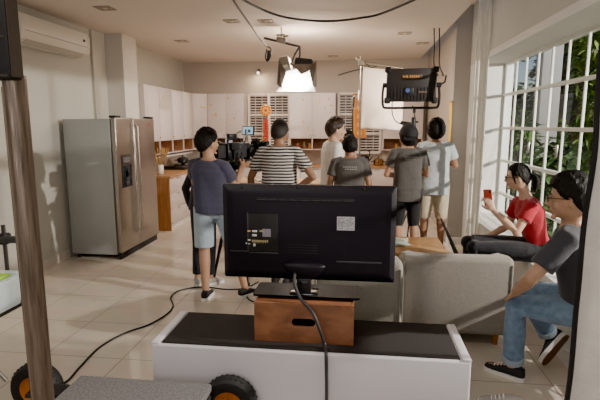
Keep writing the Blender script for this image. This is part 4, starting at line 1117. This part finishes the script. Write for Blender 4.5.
    if glasses:
        q = MB(); gm = mat('glasses_frame', (.012, .010, .010), .3)
        for sx in (-1, 1):
            q.tube([HP(sx*.033+.023*math.cos(k*PI/9), .107-.004*abs(math.cos(k*PI/9)), .005+.017*math.sin(k*PI/9)) for k in range(19)], .0026*hs, 6)
            q.tube([HP(sx*.055, .104, .012), HP(sx*.079, .07, .012), HP(sx*.082, -.005, .008), HP(sx*.080, -.025, -.012)], .0026*hs, 6)
        q.tube([HP(-.011, .106, .010), HP(0, .110, .013), HP(.011, .106, .010)], .0024*hs, 6)
        g_ = q.build('glasses', gm, t); g_['label'] = 'dark framed eyeglasses'
    if cap:
        def cf(d):
            b = hfun(d); th = .18+.10*d.y*0; k = max(0, min(1, (d.z-th)/.06))
            return b*(1+0)+d.normalized()*(-.014+(.034+.012*max(0, d.z))*k)*hs
        q = MB(); q.ell(hc, None, Mh, 48, 32, cf)
        c_ = q.build('cap', cap, t, 60); c_['label'] = 'black cap worn backwards'
        q = MB(); 
        def bp(u, v): return HP(.072*math.sin(u), -.095-v*.062*math.cos(u)**.8-.004+.03*(1-math.cos(u)), .03-.030*v-.008*math.sin(u)**2)
        R = []
        for z in (0, .004):
            pass
        top_ = [bp(-1.15+2.3*k/12, 0) for k in range(13)]; out_ = [bp(-1.15+2.3*k/12, 1) for k in range(13)]
        q.rings([top_+[p for p in reversed(out_)], [p+hu*.006 for p in top_]+[p+hu*.006 for p in reversed(out_)]]); q.build('brim', cap, c_)
    # --- clothes
    if top is not None:
        q = MB(); tors(q, shirt_lo if not tuck else -.02, 1.02, .012*s, not tuck)
        R = [ring(1.02, .096*s*slim+.012, .070*s*slim+.012), ring(1.06, .082*s, .066*s)]
        q.rings(R)
        for S in 'RL':
            sh, el, wr = P['sh'+S], P['el'+S], P['wr'+S]; inn = sh.lerp(P['chest'], .5)
            if sleeve <= 1:
                e = sh.lerp(el, sleeve); q.tube([inn, sh, sh.lerp(el, sleeve*.5), e], [.060*s, .063*s, .066*s, .068*s], 16)
            else:
                q.tube([inn, sh, sh.lerp(el, .5), el, el.lerp(wr, .5), el.lerp(wr, .93)], [.066*s, .068*s, .06*s, .05*s, .047*s, .038*s], 16)
                q.ell(el, (.05*s,)*3, nu=12, nv=8)
            q.ell(sh-V((0, 0, .008*s)), (.063*s,)*3, nu=14, nv=9)
        # drape folds
        for v in q.bm.verts:
            n_ = noise.noise(V((v.co.x*7, v.co.y*7, v.co.z*3.2))+V((len(label), 0, 0)))
            c_ = v.co-(P['pelvis']+up*L*.5); c_ = c_-up*c_.dot(up)
            if c_.length > .01: v.co += c_.normalized()*n_*.006
        o = q.build('shirt', top, t); bake(o, .0085, 3, .5)
        R = ring(1.05, .079*s, .064*s)
        if back_print:
            pr = MB(); rnd = random.Random(len(label)); r = rS; f = up.cross(r).normalized()
            c = spt(.80)-f*(.112*s*slim+.0165)
            for row in range(2):
                x = -.075+.02*row
                while x < .08-.02*row:
                    l = rnd.uniform(.008, .024); cc = c+r*(x+l/2)+up*(.012-.024*row)
                    pr.rings([[cc+r*(sx*l/2)+up*(sz*.006)+f*dy for sx, sz in ((-1, -1), (1, -1), (1, 1), (-1, 1))] for dy in (-.004, .02)]); x += l+.006
            pr.build('back_print', back_print, t)
    if bottom is not None:
        bmt, length, wide = bottom
        q = MB(); R = []
        for u in (-.30, -.24, -.18, -.12, -.06, 0, .1, .16):
            hw, hp = prof(BODY, u); R.append(ring(u, hw*s*slim+.012, hp*s*slim+.012))
        q.rings(R)
        for S in 'RL':
            hp, kn, an = P['hip'+S], P['kn'+S], P['an'+S]
            if length <= 1:
                e = hp.lerp(kn, length)
                q.tube([hp.lerp(P['pelvis'], .3), hp, hp.lerp(kn, length*.5), e], [.092*s, .098*s*wide, .094*s*wide, .088*s*wide], 18)
            else:
                f_ = length-1
                q.tube([hp.lerp(P['pelvis'], .3), hp, hp.lerp(kn, .45), kn, kn.lerp(an, f_*.5), kn.lerp(an, f_)], [.092*s, .097*s*wide, .088*s*wide, .07*s*wide, .066*s*wide, .062*s*wide], 18)
                q.ell(kn, (.07*s*wide,)*3, nu=14, nv=9)
        if skirt:
            mid = [(P['hipR']+P['hipL'])/2, (P['knR']+P['knL'])/2]
            q.tube([mid[0], mid[0].lerp(mid[1], .5), mid[1]], [.12*s, .12*s, .10*s], 18)
        for v in q.bm.verts:
            n_ = noise.noise(v.co*8+V((3, len(label), 0))); v.co += V((n_, noise.noise(v.co*7+V((9, 0, 0))), 0))*.006
        nm = 'shorts' if length <= 1.15 else 'trousers'
        o = q.build(nm, bmt, t); bake(o, .0085, 3, .5)
        if nm == 'trousers' and bmt.name == 'denim_blue':
            for S in 'RL':
                kn, an = P['kn'+S], P['an'+S]; f_ = length-1
                q = MB(); q.tube([kn.lerp(an, f_-.09), kn.lerp(an, f_-.085), kn.lerp(an, f_+.005)], [.060*s*wide, .067*s*wide, .066*s*wide], 18); c_ = q.build('turned_cuff', MATS['denim_cuff'], o)
    if shoes is not None:
        um, sm = shoes
        for S in 'RL':
            an = P['an'+S]; shoe(an, toe[S], s, um, sm, t, upv.get(S))
    return t

def shoe(an, td, s, um, sm, parent, upx=None, lace=True, name='shoe'):
    """a low sneaker under an ankle point: upper, sole, laces"""
    td = td.normalized(); sd = td.cross(upx if upx is not None else V((0, 0, 1)))
    if sd.length < .05: sd = V((1, 0, 0))
    sd.normalize(); up_ = sd.cross(td).normalized()
    base = an-up_*.085*s
    def sec(x, w, h, n=16, flat0=.012):
        c = base+td*x*s
        return [c+sd*(w*s*math.copysign(abs(math.cos(2*PI*k/n))**.8, math.cos(2*PI*k/n)))+up_*((flat0+(h-flat0)*.5*(1+math.copysign(abs(math.sin(2*PI*k/n))**.8, math.sin(2*PI*k/n))))*s) for k in range(n)]
    q = MB(); q.rings([sec(-.078, .012, .06), sec(-.072, .028, .085), (sec(-.045, .036, .092)), sec(0, .039, .092), sec(.035, .041, .085), sec(.075, .045, .068), sec(.115, .048, .052), sec(.15, .044, .045), sec(.176, .030, .038), sec(.184, .012, .03)])
    u = q.build(name, um, parent, 60)
    q = MB()
    out = [(-.084, 0), (-.078, .026), (-.05, .040), (0, .042), (.06, .047), (.115, .052), (.155, .047), (.18, .032), (.190, 0)]
    loop = out+[(x, -w) for x, w in reversed(out[1:-1])]
    q.rings([[base+td*x*s+sd*w*s+up_*(z*s) for x, w in loop] for z in (0, .004, .026, .028)])
    q.build('sole', sm, u)
    q = MB(); q.rings([[base+td*x*.985*s+sd*w*.96*s+up_*(z*s) for x, w in loop] for z in (-.004, .002)]); q.build('outsole', sole_b, u)
    if lace:
        q = MB()
        for k in range(4):
            x = .045+k*.022; h = .087-k*.009
            q.tube([base+td*x*s+sd*.024*s+up_*(h-.008)*s, base+td*(x+.004)*s+up_*(h+.002)*s, base+td*x*s-sd*.024*s+up_*(h-.008)*s], .0036*s, 6)
        q.build('laces', MATS['lace_white'], u)
    return u
mat('lace_white', (.75, .73, .70), .7)
sole_w = mat('sole_white', (.72, .69, .64), .6); sole_b = mat('sole_brown', (.16, .075, .045), .65); shoe_k = mat('shoe_black', (.018, .017, .020), .7); shoe_g = mat('shoe_grey', (.38, .35, .32), .7)

navy = fabric('navy_cotton', (.048, .046, .078)); jeansl = fabric('pale_denim', (.33, .40, .46)); greyt = fabric('grey_cotton', (.085, .078, .070)); greyl = fabric('pale_grey_cotton', (.46, .50, .51))
whitet = fabric('white_cotton', (.82, .76, .70)); blackc = fabric('black_cotton', (.014, .013, .015)); khaki = fabric('khaki_cotton', (.52, .44, .31)); redt = fabric('red_cotton', (.34, .010, .022)); denim = fabric('denim_blue', (.13, .20, .29), var=.25, vscale=22)
mat('denim_cuff', (.30, .36, .43), .9, bump=.2, bscale=60); charc = fabric('charcoal_cotton', (.036, .038, .047)); blackt = fabric('black_trousers', (.012, .012, .017))
stripe = stripe_mat('stripe_cotton', (.015, .013, .014), (.62, .57, .52), .031, .5)
prn = mat('print_pale', (.30, .29, .26), .7); prn2 = mat('print_silver', (.45, .46, .44), .7)

def off(root, facing, lx, ly, z):
    a = math.radians(facing); return (root[0]+lx*math.cos(a)-ly*math.sin(a), root[1]+lx*math.sin(a)+ly*math.cos(a), z)

# 1 camera operator in navy
R0 = (-1.385, 4.42, 0)
person('person', 'man in navy T-shirt and pale denim shorts standing at the movie camera', R0, -24, 1.69,
       J={'anL': (-1.465, 4.36, .085), 'knL': (-1.485, 4.42, .49), 'hipL': (-1.475, 4.42, .90), 'anR': (-1.095, 4.47, .085), 'knR': (-1.195, 4.50, .49), 'hipR': (-1.305, 4.47, .89), 'toeL': (-.05, 1, 0), 'toeR': (.55, .8, 0),
          'pelvis': (-1.390, 4.44, .93), 'chest': (-1.415, 4.43, 1.35), 'neck': (-1.425, 4.45, 1.42), 'head': (-1.440, 4.475, 1.525), 'shL': (-1.580, 4.47, 1.32), 'shR': (-1.250, 4.39, 1.305),
          'elL': (-1.635, 4.62, 1.13), 'wrL': (-1.415, 4.80, 1.22), 'elR': (-1.185, 4.49, 1.10), 'wrR': (-1.155, 4.68, 1.28), 'hdL': (.6, .5, .3), 'hdR': (.1, .9, .4), 'pnL': (.2, .3, -1), 'pnR': (-.9, .2, 0)},
       head=(-38, 4), top=navy, bottom=(jeansl, .94, 1.08), shoes=(shoe_k, sole_w), hair='thick', hands=('grip', 'grip'))
# 2 assistant in black behind him
R0 = (-1.63, 4.84, 0)
person('person', 'person in black clothes half hidden behind the man in navy', R0, -30, 1.58,
       J={'anL': (-1.68, 4.74, .085), 'knL': (-1.67, 4.78, .46), 'toeL': (-.3, 1, 0), 'chest': (-1.575, 4.84, 1.24), 'neck': (-1.555, 4.84, 1.31), 'head': (-1.535, 4.86, 1.38), 'shL': (-1.72, 4.91, 1.22), 'shR': (-1.43, 4.76, 1.22)}, head=(-40, -5), top=blackc, bottom=(blackt, 1.9, .95), shoes=(shoe_g, sole_w), hair='short', sleeve=1.5, slim=.92, voxel=.009)
# 3 striped shirt
R0 = (-.80, 4.86, 0)
person('person', 'man in black and white striped T-shirt with a hand on his hip', R0, -4, 1.775,
       J={'l:elR': (.35, -.08, 1.13), 'l:wrR': (.20, .03, 1.03), 'l:elL': (-.30, .0, 1.10), 'l:wrL': (-.33, .14, .90), 'hdR': (-.8, .5, -.3), 'pnR': (-.5, -.6, -.6), 'l:anL': (-.05, -.02, .085), 'l:knL': (-.08, .02, .49), 'l:anR': (.08, -.02, .085), 'l:knR': (.09, .02, .49)},
       head=(-14, 2), top=stripe, bottom=(khaki, .96, 1.0), shoes=(shoe_k, sole_w), hair='fade', hairmat=mat('hair_cropped', (.022, .017, .014), .6, bump=.4, bscale=120), sk=skin_d, sleeve=.66)
# 4 white shirt, side view
R0 = (-.30, 5.92, 0)
person('person', 'young man in white T-shirt seen in profile by the island', R0, -68, 1.80,
       J={'l:elR': (.20, -.03, 1.10), 'l:wrR': (.18, .14, .93), 'l:elL': (-.20, -.03, 1.10), 'l:wrL': (-.18, .16, .95)}, head=(-78, -2), top=whitet, bottom=(greyt, 1.88, 1.0), shoes=(shoe_k, sole_w), hair='full', hairmat=hairb, sk=skin_l)
# 5 grey shirt, short
R0 = (-.085, 5.42, 0)
person('person', 'shorter man in grey T-shirt with pale lettering standing before the man in white', R0, 2, 1.60,
       head=(6, -3), top=greyt, bottom=(blackt, .96, 1.05), shoes=(shoe_k, sole_w), hair='short', sk=skin_d, back_print=prn, slim=1.06)
# 6 actress behind
R0 = (-.12, 6.22, 0)
person('person', 'dark haired woman facing the man in white, mostly hidden behind him', R0, 85, 1.66,
       head=(88, 0), top=fabric('peach_cotton', (.5, .3, .22)), bottom=(blackt, 1.85, .95), shoes=(shoe_k, sole_w), hair='bob', sk=skin_l, female=True, slim=.88, voxel=.009)
# 7 cap man
R0 = (.625, 6.02, 0)
person('person', 'man in grey T-shirt and backwards black cap beside the light stand', R0, 4, 1.70,
       J={'l:elR': (.24, .02, 1.09), 'l:wrR': (.08, .20, 1.10), 'l:elL': (-.26, .0, 1.09), 'l:wrL': (-.05, .22, 1.05), 'hdR': (-1, .25, .1), 'hdL': (1, .25, .1), 'l:head': (.0, .035, 1.535)},
       head=(8, 6), top=greyt, shirt_lo=-.36, bottom=(blackc, 1.05, 1.1), shoes=(shoe_k, sole_w), hair='short', cap=mat('cap_black', (.012, .011, .012), .8), sk=skin, back_print=prn, slim=.95, hscale=1.17)
# 8 light grey shirt
R0 = (1.02, 6.44, 0)
person('person', 'man in pale grey T-shirt and khaki shorts lit beside the pillar', R0, -6, 1.775,
       J={'l:elR': (.25, .04, 1.12), 'l:wrR': (.10, .24, 1.16), 'l:elL': (-.26, -.06, 1.11), 'l:wrL': (-.25, .02, .86), 'hdR': (-1, .3, .15)},
       head=(-10, 4), top=greyl, shirt_lo=-.36, bottom=(khaki, 1.12, 1.12), shoes=(shoe_k, sole_w), hair='full', hscale=1.1, sk=skin_d, back_print=prn2, slim=1.0)
# 9 seated girl in red
R0 = (1.40, 4.3, 0)
person('person', 'girl in red T-shirt and black trousers sitting on the window seat with a phone', R0, 78, 1.62,
       J={'pelvis': (1.61, 4.33, .615), 'chest': (1.475, 4.30, 1.045), 'neck': (1.445, 4.30, 1.13), 'head': (1.385, 4.29, 1.25), 'shL': (1.46, 4.155, 1.015), 'shR': (1.455, 4.445, 1.015),
          'elL': (1.335, 4.08, .81), 'wrL': (1.155, 4.14, .985), 'elR': (1.40, 4.53, .77), 'wrR': (1.22, 4.42, .705), 'hdL': (-.45, .05, .85), 'pnL': (-.2, .95, .1), 'sideL': (-1, 0, .3), 'hdR': (-1, -.1, -.25), 'pnR': (0, 0, -1),
          'hipL': (1.60, 4.24, .60), 'hipR': (1.60, 4.42, .60), 'knL': (1.05, 4.28, .62), 'knR': (1.04, 4.46, .62), 'anL': (1.10, 4.30, .085), 'anR': (1.08, 4.48, .085), 'toeL': (-1, 0, 0), 'toeR': (-1, 0, 0)},
       head=(80, -4), top=redt, bottom=(blackt, 1.92, 1.02), shoes=(shoe_k, sole_w), hair='pony', sk=skin_l, glasses=True, female=True, slim=.88, hands=('relax', 'grip'), sleeve=.55, tuck=True, skirt=True)
t = thing('smartphone', 'red smartphone held up by the girl in red', 'phone', (1.112, 4.165, 1.085))
Mp = Matrix.Rotation(math.radians(-8), 3, 'Y') @ Matrix.Rotation(math.radians(-37), 3, 'Z')
MB().box((0, 0, 0), (.074, .009, .15), Mp, .004).build('phone_case', mat('phone_red', (.55, .06, .03), .4), t)
MB().box(Mp @ V((0, .0052, 0)), (.066, .001, .138), Mp).build('phone_screen', gloss_blk, t)
MB().box(Mp @ V((.022, -.0055, .055)), (.014, .003, .026), Mp, .001).build('phone_camera', blk, t)
# 10 seated man in jeans
R0 = (1.2, 2.9, 0)
person('person', 'man in charcoal T-shirt and blue jeans sitting on the window seat with hand on knee', R0, 58, 1.76,
       J={'pelvis': (1.41, 2.95, .635), 'chest': (1.26, 2.90, 1.10), 'neck': (1.24, 2.88, 1.17), 'head': (1.22, 2.865, 1.28), 'shL': (1.17, 2.745, 1.07), 'shR': (1.35, 3.05, 1.07),
          'elL': (.985, 2.72, .84), 'wrL': (.965, 2.895, .695), 'hdL': (-.0, .8, -.5), 'pnL': (.55, .25, -.8), 'sideL': (.9, .1, .3), 'elR': (1.48, 3.21, .84), 'wrR': (1.61, 3.26, .605), 'hdR': (.7, .5, -.40), 'pnR': (0, 0, -1),
          'hipL': (1.34, 2.86, .605), 'hipR': (1.46, 3.03, .605), 'knL': (1.025, 3.04, .56), 'knR': (1.16, 3.30, .575), 'anL': (1.075, 3.165, .087), 'anR': (1.40, 3.42, .20), 'toeL': (-.75, .6, 0), 'toeR': (-.5, -.03, -.75), 'upR': (-.5, .8, .3)},
       head=(70, -3), top=charc, bottom=(denim, 1.91, 1.0), shoes=(shoe_k, sole_w), hair='full', sk=skin, glasses=True, hands=('relax', 'flat'), sleeve=.70)
# spare sneaker near the bench
t = thing('sneaker', 'single greyish sneaker with white laces on the tiles at the bench end', 'shoe', (.99, 2.77, 0))
shoe(V((-.04, 0, .0875)), V((-.95, .25, 0)), 1.0, shoe_g, sole_w, t, name='shoe_upper')

# ------------------------------------------------------------------ garden outside the window
struct(MB().b2((2.03, -4, -.35), (30, 32, -.2)).build('ground_outside', mat('garden_ground', (.14, .13, .08), .9, bump=.5, bscale=12, var=.3)))
gw = mat('garden_wall_paint', (.50, .42, .31), .8, var=.12, vscale=2)
struct(MB().b2((5.7, 0, -.25), (5.9, 30, 2.45)).build('wall_garden', gw))
struct(MB().b2((5.66, 0, 2.45), (5.94, 30, 2.55)).build('trim_4', mat('coping_paint', (.56, .49, .38), .7)))
struct(MB().b2((2.9, 8.2, -.25), (3.2, 8.5, 3.4), .01).build('wall_porch_post', white_m))
lm = [mat('leaf_dark', (.055, .11, .03), .5, var=.5, vscale=5), mat('leaf_mid', (.13, .24, .05), .5, var=.4, vscale=5), mat('leaf_bright', (.34, .48, .10), .5, var=.4, vscale=5)]
bark = mat('bark', (.12, .085, .055), .9, bump=.5, bscale=20)
def leafy(name, label, x, y, h, r, n, m_, seed, ll=.2, lw=.045, z0=.2, stems=5, grp='garden plants beyond the window', droop=.3):
    rnd = random.Random(seed); t = thing(name, label, 'plant', (x, y, -.22), 0, grp)
    q = MB(); tips = []
    for k in range(stems):
        a = rnd.uniform(0, 2*PI); rr_ = r*rnd.uniform(.3, .8)
        p = catmull([(0.04*math.cos(a), .04*math.sin(a), 0), (rr_*.4*math.cos(a), rr_*.4*math.sin(a), h*.5), (rr_*math.cos(a), rr_*math.sin(a), h*rnd.uniform(.8, 1))], 6)
        q.tube(p, [.022*(1-.7*i/len(p)) for i in range(len(p))], 6); tips.append(p)
    q.build('stem', bark, t)
    q = MB()
    for k in range(n):
        p = rnd.choice(tips); i = rnd.randrange(max(1, int(len(p)*z0)), len(p)); c = p[i]+V((rnd.gauss(0, r*.35), rnd.gauss(0, r*.35), rnd.gauss(0, .12)))
        d = V((rnd.gauss(0, 1), rnd.gauss(0, 1), rnd.uniform(-.6, .8))).normalized(); s_, u_ = frame_of(d); l = ll*rnd.uniform(.6, 1.3); w_ = lw*rnd.uniform(.7, 1.3)
        e = c+d*l-V((0, 0, droop*l)); mid = c.lerp(e, .45)+V((0, 0, droop*l*.25))
        vs = [q.bm.verts.new(v) for v in (c, mid+s_*w_, e, mid-s_*w_)]; q.face(vs)
    q.build('foliage', m_, t, 80, recalc=False)
    return t
GP = [('bushy dark shrub growing outside, seen beside the girl in red', 2.62, 7.0, 1.6, .33, 1100, 0, .17, .05), ('mid green shrub outside the panes behind the girl in red', 3.3, 9.4, 1.8, .5, 1500, 1, .22, .05),
      ('tall arching bamboo with bright leaves outside the upper panes', 4.85, 10.5, 4.3, .6, 2600, 2, .30, .035), ('dense dark tree crown beyond the garden wall', 7.6, 15.0, 6.2, 1.0, 4200, 0, .4, .12),
      ('bright green shrub before the beige garden wall', 4.6, 13.3, 2.2, .6, 1500, 2, .28, .06), ('spiky mid green plant near the porch post', 2.5, 7.78, 1.9, .18, 800, 1, .30, .03),
      ('tall leafy tree reaching above the garden wall', 7.4, 11.0, 5.6, .9, 4200, 1, .34, .08), ('low dark hedge plant at the foot of the garden wall', 3.9, 11.2, 1.9, .55, 1700, 0, .22, .07),
      ('pale green creeper plant rising past the porch post', 2.72, 10.4, 3.0, .25, 1200, 2, .18, .05),
      ('broad dark bush deep in the garden past the trunk', 4.6, 15.4, 3.2, .7, 2200, 0, .3, .08), ('leaning dark tree by the end of the garden wall', 8.0, 19.5, 7.0, 1.3, 4200, 0, .5, .15)]
for i, (lab, x, y, h, r, n, k, ll, lw) in enumerate(GP):
    leafy('garden_tree' if h > 3.5 else 'garden_shrub', lab, x, y, h, r, n, lm[k], 20+i, ll, lw)
t = thing('tree_trunk', 'dark leaning tree trunk standing outside the middle panes', 'tree', (4.95, 12.0, -.22))
MB().tube(catmull([(0, 0, 0), (.05, 0, 1.2), (.18, .05, 2.6), (.1, .1, 4.2)], 6), [.16]*8+[.13]*6+[.11]*5, 12).build('trunk', bark, t)
q = MB(); rnd = random.Random(77)
for k in range(700):
    c = V((rnd.gauss(.1, .3), rnd.gauss(.1, .3), rnd.gauss(4.3, .3))); d = V((rnd.gauss(0, 1), rnd.gauss(0, 1), rnd.uniform(-.8, .5))).normalized(); s_, u_ = frame_of(d)
    q.face([q.bm.verts.new(v) for v in (c, c+d*.15+s_*.07, c+d*.34, c+d*.15-s_*.07)])
q.build('foliage', lm[0], t, 80, recalc=False)

# ------------------------------------------------------------------ light
def area(name, loc, target, size, power, col, sy=None, spread=None):
    l = bpy.data.lights.new(name, 'AREA'); l.energy = power; l.color = col; l.size = size
    if sy: l.shape = 'RECTANGLE'; l.size_y = sy
    if spread: l.spread = spread
    o = bpy.data.objects.new(name, l); C.objects.link(o); o.location = loc
    o.rotation_euler = (V(target)-V(loc)).to_track_quat('-Z', 'Y').to_euler(); return o
def spot(name, loc, target, power, col, ang, blend=.3, rad=.05):
    l = bpy.data.lights.new(name, 'SPOT'); l.energy = power; l.color = col; l.spot_size = math.radians(ang); l.spot_blend = blend; l.shadow_soft_size = rad
    o = bpy.data.objects.new(name, l); C.objects.link(o); o.location = loc
    o.rotation_euler = (V(target)-V(loc)).to_track_quat('-Z', 'Y').to_euler(); return o
# film lamp outside throwing hard light through the window panes
spot('outside_film_lamp', (5.2, 2.62, 2.55), (-.5, 5.2, 1.2), 2700, (1, .94, .85), 75, .2, .05)
# floodlight under the ceiling and LED panel on the actors
spot('floodlight_beam', (-.80, 6.38, 2.25), (-1.3, 8.7, .9), 260, (1, .88, .76), 110, .6, .15)
area('led_panel_beam', (.68, 6.62, 2.20), (-.3, 8.8, 1.2), .5, 22, (1, .86, .70), .35)
area('kitchen_room_light', (-1.2, 8.0, 2.93), (-1.2, 8.0, 0), 2.4, 78, (1, .86, .73), 2.0)
area('living_room_fill', (-1.4, 2.2, 2.95), (-1.2, 2.8, 0), 3.0, 72, (1, .94, .84), 3.0)  # added overhead fill for the living room, not a real fitting
area('rear_fill', (-.6, -2.4, 2.0), (-.6, 3, .9), 2.4, 46, (.95, .95, 1), 1.6)  # added unseen fill from behind the camera
pl = bpy.data.lights.new('floodlight_spill', 'POINT'); pl.energy = 48; pl.color = (1, .83, .66); pl.shadow_soft_size = .1
po = bpy.data.objects.new('floodlight_spill', pl); C.objects.link(po); po.location = (-.82, 6.85, 2.60)
area('rear_wall_spot', (-2.06, 9.80, 2.72), (-2.0, 9.95, 2.2), .05, 3, (1, .8, .55))
sun = bpy.data.lights.new('sun', 'SUN'); sun.energy = 3.2; sun.color = (1, .95, .85); sun.angle = .01
so = bpy.data.objects.new('sun', sun); C.objects.link(so); so.rotation_euler = (V((-.35, .45, -1.05))).to_track_quat('-Z', 'Y').to_euler()
w = bpy.data.worlds.new('world'); bpy.context.scene.world = w; w.use_nodes = True
nt = w.node_tree; bg = nt.nodes['Background']
sky = nt.nodes.new('ShaderNodeTexSky'); sky.sky_type = 'NISHITA'; sky.sun_disc = False; sky.sun_elevation = math.radians(45); sky.sun_rotation = math.radians(140)
nt.links.new(sky.outputs['Color'], bg.inputs['Color']); bg.inputs['Strength'].default_value = .10
sc = bpy.context.scene
sc.view_settings.view_transform = 'AgX'
try: sc.view_settings.look = 'AgX - Punchy'
except Exception: pass
sc.view_settings.exposure = .6
